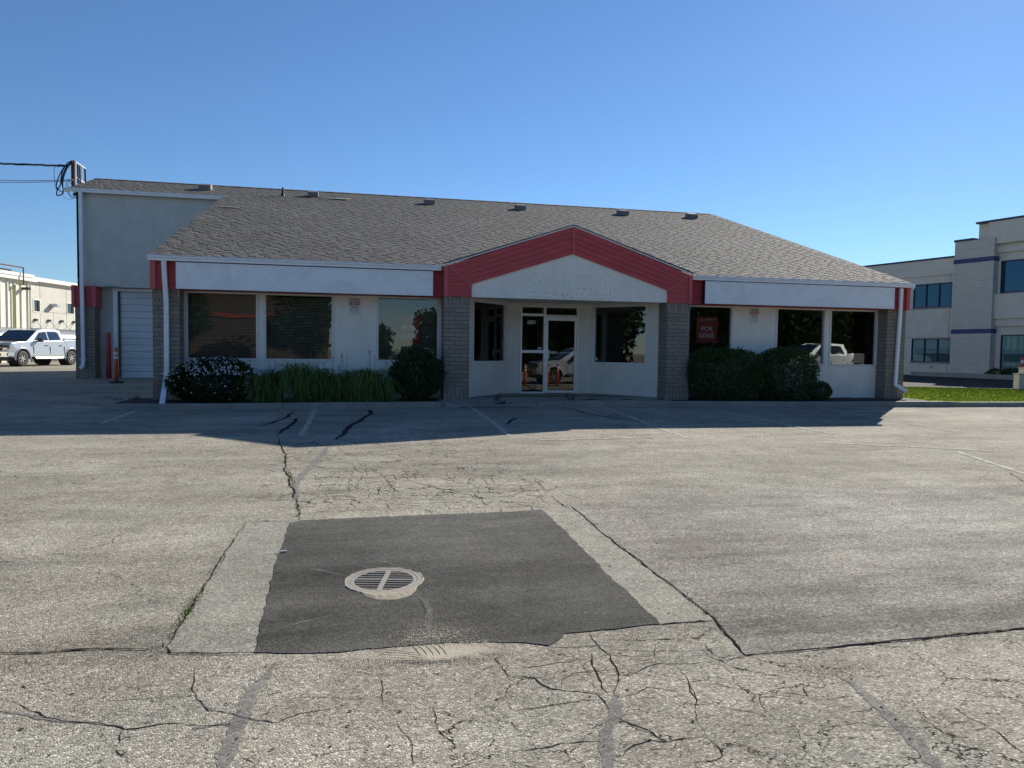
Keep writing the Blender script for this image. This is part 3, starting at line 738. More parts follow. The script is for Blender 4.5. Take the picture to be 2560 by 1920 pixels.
wall(mb, O0, FX, FN, 6.0, 12.35, -.3, 2.62, .12, [(a_, b_, WZ0, WZ1) for a_, b_ in wl])
wall(mb, O0, FX, FN, 18.0, 24.8, -.3, 2.62, .12, [(a_, b_, WZ0, WZ1) for a_, b_ in wr])
P(mb.build('front_wall', M['stucco']))
# entrance splay walls
EL0, EL1, ER0, ER1 = Vector((12.70, .45, 0)), Vector((14.106, 1.95, 0)), Vector((16.508, 1.95, 0)), Vector((17.86, .50, 0))
exl = (EL1-EL0).normalized(); nl = Vector((exl.y, -exl.x, 0)); exr = (ER1-ER0).normalized(); nr = Vector((exr.y, -exr.x, 0))
def sz(u, v, o, ex, n_):
    p = at_plane(u, v, o, n_); return (p-o).dot(ex), p.z
la = sz(1182.2, 753.2, EL0, exl, nl); lb = sz(1265, 906, EL0, exl, nl)
ra = sz(1484, 766.8, ER0, exr, nr); rb = sz(1616, 912, ER0, exr, nr)
lop = (la[0], lb[0], lb[1], 2.46); rop = (ra[0], rb[0], rb[1], 2.46)
mb = MB()
wall(mb, EL0, exl, nl, -.1, (EL1-EL0).length, -.3, 2.6, .12, [lop])
wall(mb, ER0, exr, nr, 0, (ER1-ER0).length+.1, -.3, 2.6, .12, [rop])
DX0, DX1 = 14.457, 16.136
wall(mb, Vector((0, 1.95, 0)), FX, FN, EL1.x, ER0.x, -.3, 2.6, .12, [(DX0, DX1, -.1, 2.44)])
P(mb.build('entrance_wall', M['stucco_tan']))
# side, rear and upper walls
mb = MB()
def gablewall(x, y0, y1, th, z0=-.3, dx=1):
    ysn = [y0]+([YR] if y0 < YR < y1 else [])+[y1]
    poly = [(x, y0, z0), (x, y1, z0)]+[(x, yy, RZ(yy)-.10) for yy in reversed(ysn)]
    mb.prism(poly, (th, 0, 0))
gablewall(25.16, .5, 20, .12); gablewall(XL0+.2, YN+.05, 20, .12); gablewall(XL1+.16, .5, YN+.4, .1)
mb.box(XL0+.2, 20, -.3, 25.28, 20.1, RZ(20)-.1)
P(mb.build('side_wall', M['stucco']))
mb = MB(); yn = YN+.05; mb.box(XL0+.2, yn, 2.44, XL1+.3, yn+.15, RZ(yn)-.12)
P(mb.build('upper_wall', M['stucco_less_bounce']))
mb = MB(); wall(mb, Vector((0, 9.75, 0)), FX, FN, XL0+.9, 5.7, -.1, 2.6, .12, [(1.95, 5.4, -.05, 3.06 if False else 2.55)])
mb2 = MB()
# the garage bay wall runs up behind the upper wall
wall(mb2, Vector((0, 9.75, 0)), FX, FN, 1.2, 5.7, -.1, 3.3, .12, [(1.95, 5.62, -.05, 3.06)])
P(mb2.build('garage_wall', M['stucco_less_bounce']))
# soffit of the upper wall follows the band level seen in the photo
bz = at(560, 715, 1, yn).z
bpy.data.objects.remove([o for o in B.children if o.name.startswith('upper_wall')][0])
UZ = 3.17
mb = MB(); mb.box(XL0+.2, yn, UZ, XL1+.3, yn+.55, RZ(yn)-.12)
P(mb.build('upper_wall', M['stucco_less_bounce']))

# roof: courses of shingles stepped up the slope
def roof_slope(mb, x0, x1, y0, y1, step=.132, holes=None):
    n = int(round((y1-y0)/step)); nrm = Vector((0, -SL, 1)).normalized()
    for i in range(n):
        ya, yb = y0+(y1-y0)*i/n, y0+(y1-y0)*(i+1)/n+.02
        ax0, ax1 = x0, x1
        jx = .03*math.sin(i*2.1)
        a_ = Vector((ax0, ya, RZ(ya)))+nrm*.005; b_ = Vector((ax1, ya, RZ(ya)))+nrm*.005
        c_ = Vector((ax1, yb, RZ(yb)))+nrm*.0; d_ = Vector((ax0, yb, RZ(yb)))+nrm*.0
        mb.quad(a_, b_, c_, d_); mb.quad(a_, b_, b_-nrm*.013, a_-nrm*.013)
        x = x0+random.uniform(0, .3)
        while x < x1-.3:
            w_ = random.uniform(.14, .34); yy = yb-.012
            p = [Vector((x, ya-.002, RZ(ya-.002)))+nrm*.0115, Vector((x+w_, ya-.002, RZ(ya-.002)))+nrm*.0115, Vector((x+w_, yy, RZ(yy)))+nrm*.007, Vector((x, yy, RZ(yy)))+nrm*.007]
            mb.quad(*p); mb.quad(p[0], p[1], p[1]-nrm*.009, p[0]-nrm*.009); mb.quad(p[0], p[3], p[3]-nrm*.008, p[0]-nrm*.011); mb.quad(p[1], p[2], p[2]-nrm*.008, p[1]-nrm*.011)
            x += w_+random.uniform(.05, .2)
mb = MB()
roof_slope(mb, XL1-.02, XR1, -.06, YR)
n0 = len(mb.f)
roof_slope(mb, XL0-.02, XL1-.025, YN-.10, YR)
# ridge cap
for i in range(int((XR1-XL0)/.25)):
    x = XL0+i*.25; z = RZ(YR)
    mb.prism([(x, YR-.13, z-.02), (x, YR, z+.028), (x, YR+.13, z-.02)], (.262, 0, .004*(i % 2)))
# deck and back slope
for (xa_, xb_, ya_) in ((XL1, XR1-.02, -.04), (XL0, XL1, YN-.08)):
    mb.prism([(xa_, ya_, RZ(ya_)-.10), (xa_, YR, RZ(YR)-.10), (xa_, YR, RZ(YR)-.005), (xa_, ya_, RZ(ya_)-.005)], (xb_-xa_-.001, 0, 0))
mb.prism([(XL0, YR+.001, RZ(YR)-.10), (XL0, YBK, RZ(YBK)-.10), (XL0, YBK, RZ(YBK)), (XL0, YR+.001, RZ(YR))], (XR1-XL0, 0, 0))
ROOF = P(mb.build('roof', M['shingle']))
def roofchild(mbx, name, mat, **k):
    o = mbx.build(name, mat, **k); inv = Lc(B).inverted(); o.data.transform(inv); o.parent = ROOF; return o
# rake trim boards
mb = MB()
mb.prism([(XR1-.03, -.05, ZG-.17), (XR1-.03, YR, RZ(YR)-.15), (XR1-.03, YR, RZ(YR)-.012), (XR1-.03, -.05, ZG-.02)], (.035, 0, 0))
mb.prism([(XL0-.03, YN-.1, RZ(YN)-.17), (XL0-.03, YR, RZ(YR)-.15), (XL0-.03, YR, RZ(YR)-.012), (XL0-.03, YN-.1, RZ(YN)-.05)], (.03, 0, 0))
roofchild(mb, 'rake_board', M['white_metal'])
# roof vents on the slope
def onroof(u, v): return at_plane(u, v, (0, 0, ZG), (0, -SL, 1))
nrm = Vector((0, -SL, 1)).normalized(); upv = Vector((0, 1, SL)).normalized()
for (u, v, s_) in ((514, 474, .86), (783, 491, .8), (1073, 510, .8), (1300, 524, .82), (1556, 537, .85), (1728, 545, .85)):
    p = onroof(u, v); mb = MB()
    mb.prism([(-.24, -.22, -.08), (-.24, .22, -.08), (-.24, .22, .13), (-.24, -.14, .13), (-.24, -.22, .08)], (.48, 0, 0)); mb.box(-.30, -.28, -.1, .30, .28, -.07)
    mt = Matrix.Translation(p+nrm*.07) @ Matrix(((1, 0, 0, 0), (0, upv.y, nrm.y, 0), (0, upv.z, nrm.z, 0), (0, 0, 0, 1)))
    mb.v = [mt @ (q*s_) for q in mb.v]
    roofchild(mb, 'roof_vent', M['ventm'], bevel=.02)
p = onroof(707, 490); mb = MB(); mb.cyl(p, .09, p.z-.1, p.z+.08, 16, .06); mb.cyl(p, .04, p.z, p.z+.30, 12); roofchild(mb, 'vent_pipe', M['black_plastic'])
for (u, v, w_, h_, rr) in ((575, 520, .55, .05, 0), (790, 493, .8, .03, 0), (835, 499, .9, .04, 0), (850, 499, .5, .16, .15), (1000, 492, .0, .0, 0)):
    if not w_: continue
    p = onroof(u, v)+nrm*.03; mb = MB(); e_ = Vector((1, 0, 0))
    a_ = e_*w_/2; b_ = upv*h_
    mb.prism([p-a_-b_, p+a_-b_, p+a_+b_+e_*rr, p-a_+b_+e_*rr], nrm*.012); roofchild(mb, 'loose_shingle', M['concrete'])

# gutters
def gutter(x0, x1, y, z, name='gutter'):
    mb = MB(); prof = [(0, 0), (-.012, .0), (-.03, -.02), (-.03, -.045), (-.005, -.075), (.0, -.12), (.09, -.12), (.09, -.01), (.08, -.01), (.08, -.11), (.01, -.11), (.0, -.02)]
    mb.prism([(x0, y+p[0], z+p[1]) for p in prof], (x1-x0, 0, 0))
    for xx in (x0, x1-.004): mb.box(xx, y-.02, z-.12, xx+.004, y+.088, z-.012)
    return P(mb.build(name, M['white_metal']))
gutter(XL1-.02, 12.02, -.04, ZG+.0); gutter(18.60, XR1+.03, -.04, ZG+.0); gutter(XL0-.1, XL1+.10, YN-.16, RZ(YN)-.03)

def siding(mb, x0, x1, y, z0, z1, n, tilt=.012, ex=FX, nr_=FN, o=None):
    o = o or Vector((0, y, 0)); h = (z1-z0)/n
    for i in range(n):
        za, zb_ = z0+h*i, z0+h*(i+1)-.003
        a_ = [o+ex*x0+up*za+nr_*tilt, o+ex*x0+up*zb_, o+ex*x0+up*zb_-nr_*.02, o+ex*x0+up*za-nr_*.02]
        mb.prism(a_, ex*(x1-x0))
# recessed red band
mb = MB()
siding(mb, XL1+.10, 12.1, .14, ZB, ZG-.09, 6); siding(mb, 18.55, XR1-.10, .14, ZB, ZG-.09, 6)
mb.box(XL1+.10, .165, ZB+.002, 12.1, .60, ZG-.08); mb.box(18.5, .165, ZB+.002, XR1-.1, .6, ZG-.08)
P(mb.build('red_siding', M['red_deep']))
mb = MB(); mb.box(XL1, .085, ZB-.012, XL1+.115, .60, ZG-.085); mb.box(XR1-.11, .085, ZB-.012, XR1, .60, ZG-.085)
P(mb.build('corner_trim', M['red_trim']))
# portal gable
YP = -.12
o = Vector((0, YP, 0)); apx = 15.311; AZ, AB = 4.305, 3.616
PL, PR, QL, QR = 12.077, 12.755, 17.869, 18.549
mb = MB()
siding(mb, PL+.10, PR-.0, YP, ZB, 3.20, 6); siding(mb, QL, QR-.10, YP, ZB, 3.20, 6)
sl = (AZ-3.216)/(apx-PL); ZI = 2.79
# slanting boards, left and right of the apex
def slant(x_out, x_in, sgn):
    n = 5
    # upper edge: from (x_out, 3.216) to (apx, AZ); lower edge: from (x_in, ZI) to (apx, AB)
    for i in range(n):
        t0, t1 = i/n, (i+1)/n-.006
        def pt(t, e):
            if e == 0: return Vector((x_in+(x_out-x_in)*t, YP, ZI+(3.205-ZI)*t))
            return Vector((apx-sgn*.04, YP, AB+(AZ-AB)*t - .04*sl))
        a_, b_, c_, d_ = pt(t0, 0), pt(t0, 1), pt(t1, 1), pt(t1, 0)
        f_ = FN*.014
        mb.add([a_+f_, b_+f_, c_, d_, a_-FN*.02, b_-FN*.02, c_-FN*.02, d_-FN*.02], [(0, 1, 2, 3), (7, 6, 5, 4), (0, 1, 5, 4), (1, 2, 6, 5), (2, 3, 7, 6), (3, 0, 4, 7)])
slant(PL+.06, PR, 1); slant(QR-.06, QL, -1)
P(mb.build('portal_siding', M['red']))
mb = MB()
def bar(a_, b_, w_, th=.03, y=YP-.012):
    a_, b_ = Vector((a_[0], y, a_[1])), Vector((b_[0], y, b_[1])); d = (b_-a_).normalized(); q = Vector((-d.z, 0, d.x))*w_/2
    mb.prism([a_-q, b_-q, b_+q, a_+q], (0, -th+.01, 0))
bar((PL+.05, ZB-.01), (PL+.05, 3.19), .10); bar((QR-.05, ZB-.01), (QR-.05, 3.19), .10); bar((apx, AB-.0), (apx, AZ-.03), .07)
bar((PL+.14, 3.19), (PR-.01, ZI-.02), .06, y=YP-.006); bar((QR-.14, 3.19), (QL+.01, ZI-.02), .06, y=YP-.006)
P(mb.build('portal_trim', M['red_trim']))
GP = MB(); mb = GP
mb.prism([(PR-.02, YP+.03, ZB), (QL+.02, YP+.03, ZB), (QL+.02, YP+.03, ZI+.03), (apx, YP+.03, AB+.05), (PR-.02, YP+.03, ZI+.03)], (0, .12, 0))
# white drip edge and shingle edge of the portal
mb = MB()
for xa_, sg in ((PL-.02, 1), (QR+.02, -1)):
    mb.prism([(xa_, YP-.03, 3.205), (apx, YP-.03, AZ-.012), (apx, YP-.03, AZ+.015), (xa_, YP-.03, 3.232)], (0, .06, 0))
P(mb.build('drip_edge', M['white_metal']))
mb = MB(); yb = (AZ-ZG)/SL
for xa_ in (PL-.05, QR+.05):
    A0, A1, A2 = Vector((xa_, YP-.05, 3.235)), Vector((apx, YP-.05, AZ+.018)), Vector((apx, yb+.2, AZ+.018))
    mb.add([A0, A1, A2, A0+up*.022, A1+up*.022, A2+up*.022], [(0, 1, 2), (5, 4, 3), (0, 1, 4, 3), (1, 2, 5, 4), (2, 0, 3, 5)])
roofchild(mb, 'portal_roof', M['shingle'])
# portal returns and soffit
mb = MB(); mb.box(PL, YP+.02, ZB-.004, PL+.08, .60, 3.2); mb.box(QR-.08, YP+.02, ZB-.004, QR, .60, 3.2)
P(mb.build('portal_return', M['red']))
mb = MB(); mb.box(PR-.3, YP+.16, ZB+.03, QL+.3, 2.06, ZB+.07); P(mb.build('soffit', M['stucco_tan']))
mb = MB(); mb.box(5.7, .18, ZB+.0, 12.0, .60, ZB+.03)
# anchor holes left by removed letters
mb = GP; nfp = len(mb.f)
H = [(115, 35), (315, 40), (510, 52), (1040, 75), (1270, 90), (1362, 85), (1405, 95), (1505, 92), (1900, 100), (925, 132), (1710, 160), (212, 180), (410, 188), (622, 192), (832, 205), (1050, 212), (1382, 225), (1518, 230), (1825, 238), (718, 272), (930, 268), (210, 320), (508, 330), (1700, 308), (1035, 350), (1070, 352), (1250, 352), (1358, 358), (1392, 358), (1495, 365), (2015, 380),
     (180, 432), (245, 436), (300, 434), (370, 438), (492, 460), (545, 438), (600, 444), (685, 445), (737, 442), (902, 468), (1020, 472), (1225, 470), (1292, 472), (1350, 468), (1440, 468), (1515, 470), (1560, 470), (1620, 474), (1665, 485), (1718, 482), (1778, 484), (1835, 484), (1912, 485), (2062, 438), (460, 488), (788, 495), (875, 502), (988, 502), (2025, 498), (178, 528), (230, 530), (330, 530), (428, 520), (540, 540), (597, 542), (668, 540), (735, 543), (838, 532), (952, 542), (1118, 545), (1230, 555), (1290, 548), (1348, 560), (1398, 560), (1485, 556), (1585, 570), (1665, 568), (1712, 566), (1778, 568), (1835, 576), (1902, 578), (1967, 575), (2000, 534)]
for (x, y) in H:
    p = at(1300+x*.11754, 680+y*.11754, 1, YP+.028); r = random.uniform(.006, .013)
    b0 = len(mb.v)
    for k in range(8): mb.v.append(p+Vector((r*math.cos(k*.785)*random.uniform(.6, 1.1), 0, r*1.3*math.sin(k*.785)*random.uniform(.7, 1.2))))
    mb.f.append(tuple(range(b0, b0+8)))
gpo = P(mb.build('gable_panel', [M['stucco'], M['ink']]))
for i_, p_ in enumerate(gpo.data.polygons): p_.material_index = 1 if i_ >= nfp else 0

# brick pillars
def pier(x0, x1, y0, y1, z0, z1, topsold=True):
    mb = MB(); mb.box(x0, y0, z0+.28, x1, y1, z1-.21); p_ = P(mb.build('brick_pillar', M['brick']))
    mb = MB(); mb.box(x0-.004, y0-.006, z1-.208, x1+.004, y1, z1); mb.box(x0-.004, y0-.006, z0-.2, x1+.004, y1, z0+.278)
    c_ = adopt(mb.build('soldier_course', M['soldier']), B); c_.parent = p_
    return p_
pier(5.50, 6.07, .20, .64, 0, ZB); pier(24.72, 25.31, .20, .9, 0, ZB)
pier(12.10, 12.72, YP+.04, .62, 0, ZB); pier(17.90, 18.53, YP+.04, .62, 0, ZB)
pier(.78, 1.37, 9.22, 9.9, .06, 2.47)
mb = MB(); siding(mb, .76, 1.38, 9.17, 2.475, 3.17, 6); mb.box(.78, 9.195, 2.48, 1.36, 9.9, 3.168); P(mb.build('corner_siding', M['red_deep']))
mb = MB(); mb.box(.70, 9.13, 2.455, .80, 9.8, 3.185); mb.box(1.33, 9.13, 2.455, 1.44, 9.8, 3.185); P(mb.build('corner_trim', M['red_trim']))

# windows
def window(o, ex, n_, s0, s1, z0, z1, fw=.05, mat=None, blind=False, depth=.05):
    W = thing('w', None, None); 
    mb = MB(); ey = -n_
    gx = [o+ex*s0+up*z0+ey*.05, o+ex*s1+up*z0+ey*.05, o+ex*s1+up*z1+ey*.05, o+ex*s0+up*z1+ey*.05]
    mb.prism(gx, ey*.006); pane = P(mb.build('window', M['glass']))
    bpy.data.objects.remove(W)
    mb = MB()
    for (a_, b_, c_, d_) in ((s0, s1, z0, z0+fw), (s0, s1, z1-fw*.8, z1), (s0, s0+fw, z0+fw, z1-fw*.8), (s1-fw, s1, z0+fw, z1-fw*.8)):
        mb.obox(o, ex, ey, up, a_-.004, -.02, c_-(.004 if c_ == z0 else 0), b_+.004, .09, d_+(.004 if d_ == z1 else 0))
    fr = adopt(mb.build('frame', mat or M['frame'], bevel=.004, seg=1), B); fr.parent = pane
    if blind:
        mb = MB(); z = z1-.08
        while z > z0+.02:
            mb.quad(o+ex*(s0+.05)+up*z+ey*.16, o+ex*(s1-.05)+up*z+ey*.16, o+ex*(s1-.05)+up*(z-.026)+ey*.135, o+ex*(s0+.05)+up*(z-.026)+ey*.135); z -= .036
        bl = adopt(mb.build('blind', M['blind']), B); bl.parent = pane
    return pane
for i, (a_, b_) in enumerate(wl): window(O0, FX, FN, a_, b_, WZ0, WZ1, blind=(True))
for a_, b_ in wr: window(O0, FX, FN, a_, b_, WZ0, WZ1)
window(EL0, exl, nl, *lop, fw=.045); window(ER0, exr, nr, *rop, fw=.045)

# entrance: frame, sidelight, transoms, door
ZPX, OX, OZ = 1.679/750, DX0, 2.44
OE = Vector((0, 1.95, 0))
def ex_(x): return DX0+(x-732)*ZPX
def ez_(y): return 2.44-(y-230)*(2.44/1131)
mb = MB()
def bx(x0, x1, z0, z1, y0=-.03, y1=.09): mb.box(x0, 1.95+y0, z0, x1, 1.95+y1, z1)
mx0, mx1 = ex_(1028), ex_(1058)
bx(DX0, DX0+.045, 0, 2.44); bx(DX1-.055, DX1, 0, 2.44); bx(mx0, mx1, 0, 2.395); bx(DX0+.045, DX1-.055, 2.395, 2.44)
bx(DX0+.045, mx0, ez_(365), ez_(332), -.028, .088); bx(mx1, DX1-.055, ez_(360), ez_(343), -.028, .088); bx(DX0+.045, mx0, ez_(840), ez_(802), -.028, .088); bx(DX0+.045, mx0, 0, .045, -.028, .088)
EF = P(mb.build('entrance_frame', M['alu'], bevel=.004, seg=1))
mb = MB()
for (a_, b_, c_, d_) in ((DX0+.045, mx0, ez_(332), 2.395), (mx1, DX1-.055, ez_(343), 2.395), (DX0+.045, mx0, ez_(802), ez_(365)), (DX0+.045, mx0, .045, ez_(840))):
    mb = MB(); mb.box(a_, 1.97, c_, b_, 1.976, d_); g_ = adopt(mb.build('pane', M['glass']), B); g_.parent = EF
mb = MB(); d0, d1, dz0, dz1 = mx1+.004, DX1-.059, .012, ez_(363)
gx0, gx1, gz0, gz1 = ex_(1088), ex_(1432), ez_(1322), ez_(418)
mb.box(d0, 1.935, dz0, gx0, 1.985, dz1); mb.box(gx1, 1.935, dz0, d1, 1.985, dz1); mb.box(gx0, 1.936, dz0, gx1, 1.984, gz0); mb.box(gx0, 1.936, gz1, gx1, 1.984, dz1)
DOOR = P(mb.build('door', M['alu'], bevel=.004, seg=1))
mb = MB(); mb.box(gx0, 1.958, gz0, gx1, 1.964, gz1); g_ = adopt(mb.build('pane', M['glass']), B); g_.parent = DOOR
mb = MB(); mb.box(ex_(1058), 1.90, ez_(912), ex_(1100), 1.934, ez_(793)); g_ = adopt(mb.build('handle', M['white_metal'], bevel=.008), B); g_.parent = DOOR
mb = MB(); mb.box(gx0, 2.0, ez_(838), gx1, 2.03, ez_(828)); mb.box(gx0, 1.99, ez_(848), gx0+.27, 2.04, ez_(812)); g_ = adopt(mb.build('push_bar', M['alu']), B); g_.parent = DOOR
mb = MB(); mb.tube([(ex_(1062), 1.93, ez_(940)), (ex_(1062), 1.942, ez_(940))], .018, 12); g_ = adopt(mb.build('lock', M['chrome']), B); g_.parent = DOOR
# interior
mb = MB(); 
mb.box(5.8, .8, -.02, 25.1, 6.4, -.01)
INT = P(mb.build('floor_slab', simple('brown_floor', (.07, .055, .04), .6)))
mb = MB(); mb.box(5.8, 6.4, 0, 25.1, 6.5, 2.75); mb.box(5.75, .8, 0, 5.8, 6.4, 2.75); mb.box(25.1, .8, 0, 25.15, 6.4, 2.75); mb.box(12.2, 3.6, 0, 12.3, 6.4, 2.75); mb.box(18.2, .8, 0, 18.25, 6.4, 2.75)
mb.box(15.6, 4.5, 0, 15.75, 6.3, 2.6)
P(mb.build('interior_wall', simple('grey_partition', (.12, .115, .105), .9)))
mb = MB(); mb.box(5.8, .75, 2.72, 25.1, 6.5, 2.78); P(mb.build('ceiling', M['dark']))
# flat dark roof deck above interior is the ceiling; stops stray sky light

# garage door
mb = MB(); gx = 1.985; n = 13; h = 3.02/n
for i in range(n):
    z = .065+h*i; mb.prism([(gx, 9.835, z), (gx, 9.850, z+h-.02), (gx, 9.884, z+h-.02), (gx, 9.884, z)], (5.55-gx, 0, 0))
mb.box(gx, 9.885, .065, 5.55, 9.91, 3.08)
GD = P(mb.build('garage_door', M['door_white']))
mb = MB(); mb.box(1.80, 9.69, .06, 1.93, 9.86, 3.15); mb.box(1.93, 9.69, 3.06, 5.6, 9.80, 3.15); g_ = adopt(mb.build('frame', M['white_metal']), B); g_.parent = GD
mb = MB(); mb.box(1.932, 9.76, .06, 1.984, 9.83, 3.05); g_ = adopt(mb.build('weather_strip', M['black_plastic']), B); g_.parent = GD

# downspouts
def spout(pts, wx=.085, wy=.06, bands=()):
    mb = MB(); pts = [Vector(p) for p in pts]
    for a_, b_ in zip(pts, pts[1:]):
        d = (b_-a_).normalized(); ex = Vector((1, 0, 0)) if abs(d.x) < .5 else Vector((0, 0, 1)) if abs(d.z) < .5 else Vector((d.z, 0, -d.x)).normalized()*(1 if d.z < 0 else 1)
        ex = (ex-d*ex.dot(d)).normalized(); ey = d.cross(ex); L = (b_-a_).length
        mb.obox(a_, ex, ey, d, -wx/2, -wy/2, -.01, wx/2, wy/2, L+.012)
    for bnd in bands: mb.box(bnd[0]-wx*.9, bnd[1]-.038, bnd[2]-.012, bnd[0]+wx*.9, bnd[1]+.035, bnd[2]+.012)
    return P(mb.build('downspout', M['white_metal'], bevel=.008, seg=2))
gA = lambda u, v, y: at(u, v, 1, y)
a0 = gA(409.5, 650, .02); a1 = gA(416, 760, .14); a2 = gA(417, 938, .14); a3 = gA(405, 1012, -1.0)
spout([a0, a1, a2, (a3.x, -1.0, -.06)], .105, .07, [(a2.x, .15, a2.z+.04)])
b0 = gA(2253.5, 722, .0); b2 = gA(2238, 962, .14); b3 = gA(2267, 980, .0)
spout([b0, gA(2250, 790, .12), b2, b3], .10, .07)
c0 = gA(201, 477, 9.17); c1 = gA(208.5, 905, 9.10); c2 = gA(201, 921, 9.0)
spout([c0, gA(204.5, 705, 9.08), c1+up*.05, gA(207, 915, 9.05), c2], .115, .08, [gA(204.5, 700, 9.1), gA(208, 898, 9.14)])
# security camera on the soffit of the bay
p = at(276, 714, 1, 9.3); mb = MB(); mb.tube([p, p+Vector((0, -.05, -.03))], .03, 10); mb.tube([p+Vector((.0, -.05, -.03)), p+Vector((-.13, -.13, -.03))], .035, 12); mb.tube([p+Vector((.12, 0, 0)), p+Vector((.2, 0, -.04))], .03, 8)
P(mb.build('security_camera', M['galv']))
p = at(194, 487, 1, yn-.02); mb = MB(); mb.tube([p+Vector((0, .05, 0)), p+Vector((0, -.12, 0)), p+Vector((-.03, -.2, -.03))], .06, 12); P(mb.build('cable_inlet', M['black_plastic']))

# ------------------------------------------------------------------ signs
def board(x0, x1, z0, z1, label):
    y = -.06; s = thing('blank_signboard', label, 'sign', (x0, y, z0), 0, 'blank signboards under the eaves')
    L, h = x1-x0, z1-z0
    mb = MB(); mb.box(0, .004, 0, L, .19, h); mb.build('box', M['navy'], s)
    mb = MB(); f = .028
    for q in ((0, 0, L, f), (0, h-f, L, h), (0, f, f, h-f), (L-f, f, L, h-f)): mb.box(q[0]-.002, -.012, q[1]-.002, q[2]+.002, .02, q[3]+.002)
    mb.build('frame', M['white_metal'], s, bevel=.004, seg=1)
    mb = MB(); mb.box(f, 0, f, L-f, .003, h-f); mb.build('face', M['signface'], s)
    return s
board(6.06, 11.82, 2.475, 3.065, 'long blank white signboard above the three left windows')
board(18.96, 24.70, 2.485, 3.07, 'long blank white signboard above the three right windows')
def warnsign(px, label):
    c_ = at(px[0], px[1], 1, .59); w_, h_ = .27, .415
    s = thing('warning_sign', label, 'sign', (c_.x, .588, c_.z), 0, 'parking warning signs on the stucco')
    mb = MB(); mb.box(-w_/2-.006, -.002, -h_/2-.006, w_/2+.006, .008, h_/2+.006); mb.build('backing', M['alu'], s); mb = MB(); mb.box(-w_/2, -.004, -h_/2, w_/2, -.0021, h_/2); mb.build('plate', M['petal'], s)
    mb = MB(); mb.box(-w_/2-.001, -.006, .045+.0, w_/2+.001, -.0041, .11); mb.build('red_band', M['red_ink'], s)
    t = lambda st, z, size, mat=M['ink'], b=.0012, sx=1: text(st, size, (0, -.0065, z), (1, 0, 0), (0, 0, 1), mat, s, 'lettering', .0006, bold=b, sx=sx)
    t('2120 TENANT', .178, .040, sx=.95); t('PARKING ONLY', .135, .036, sx=.95); t('WARNING', .077, .055, M['white'], sx=.95)
    t('No Car / Truck', .018, .034, sx=.85); t('Rental Returns', -.022, .034, sx=.85)
    t('Unauthorized Vehicles', -.105, .022, b=.0003); t('will be Towed at Owners', -.138, .022, b=.0003); t('Expense', -.170, .020, b=.0003)
    mb = MB(); mb.box(-.075, -.007, -.064, .075, -.0052, -.058)
    for sg in (-1, 1): mb.prism([(sg*.105, -.007, -.061), (sg*.065, -.007, -.048), (sg*.065, -.007, -.074)], (0, .0015, 0))
    mb.build('arrow', M['ink'], s); return s
warnsign((886.5, 766.5), 'parking warning sign with a red band, left of the window with the lease poster')
warnsign((1886, 790), 'parking warning sign with a red band above the clipped shrubs')
def lease(x0, x1, z0, z1, y, label, stakes):
    s = thing('for_lease_poster', label, 'poster', (x0, y, z0), 0, 'lease posters behind the windows'); L, h = x1-x0, z1-z0
    mb = MB(); mb.box(0, 0, 0, L, .006, h); mb.build('panel', M['poster_red'], s)
    text('FOR', .18, (L*.5, -.003, h*.53), (1, 0, 0), (0, 0, 1), M['petal'], s, bold=.004, depth=.001); text('LEASE', .18, (L*.5, -.003, h*.27), (1, 0, 0), (0, 0, 1), M['petal'], s, bold=.004, depth=.001, sx=.95)
    mb = MB()
    for k in range(3): mb.prism([(L*.2+k*.018, -.003, h*.85), (L*.235+k*.018, -.003, h*.94-k*.02), (L*.27+k*.018, -.003, h*.85)], (0, .002, 0))
    for k in range(8): mb.box(L*.40+k*.034, -.003, h*.88, L*.40+k*.034+.024, -.001, h*.915)
    mb.box(L*.40, -.003, h*.855, L*.82, -.001, h*.862)
    mb.build('logo', M['white'], s)
    if stakes:
        mb = MB(); mb.tube([(L*.2, .02, .1), (L*.45, .1, -.55)], .006, 6); mb.tube([(L*.3, .02, .05), (L*.55, .1, -.55)], .006, 6); mb.build('stake', M['white_metal'], s)
q0, q1 = at(991, 784, 1, .72), at(1051, 862, 1, .72)
lease(q0.x, q1.x, q1.z, q0.z, .71, 'red FOR LEASE poster in the right window of the left wing, behind blinds', True)
q0, q1 = at(1741.5, 791.5, 1, .72), at(1792, 857, 1, .72)
lease(q0.x, q1.x, q1.z, q0.z, .71, 'red FOR LEASE poster in the window right of the portal', False)
s = thing('address_plate', 'cream house number plate 2120 on the sidelight beside the door', 'number sign', (ex_(872), 1.955, ez_(444)))
mb = MB(); mb.prism([(-.12, 0, -.05), (.112, 0, -.05), (.128, 0, .052), (-.104, 0, .052)], (0, .006, 0)); mb.build('plate', M['plate_cream'], s)
text('2120', .115, (.004, -.002, 0), (1, 0, 0), (0, 0, 1), M['ink'], s, bold=.002, shear=.25, depth=.001)
s = thing('window_sticker', 'small blue and white sticker low on the sidelight pane', 'sticker', (ex_(981), 1.962, ez_(785)))
mb = MB(); mb.box(-.055, 0, -.036, .055, .003, .0); mb.build('blue_field', M['sticker_blue'], s); mb = MB(); mb.box(-.055, 0, .001, .055, .003, .034); mb.build('white_field', M['white'], s)
s = thing('round_sticker', 'small round sticker in the lower left corner of the window right of the door', 'sticker', (0, 0, 0))
pp = at_plane(1489.5, 897, ER0, nr)+nr*.0; mb = MB(); mb.tube([Vector(), nr*.004], .035, 16); s.location = pp-nr*.045; mb.build('disc', M['white'], s)

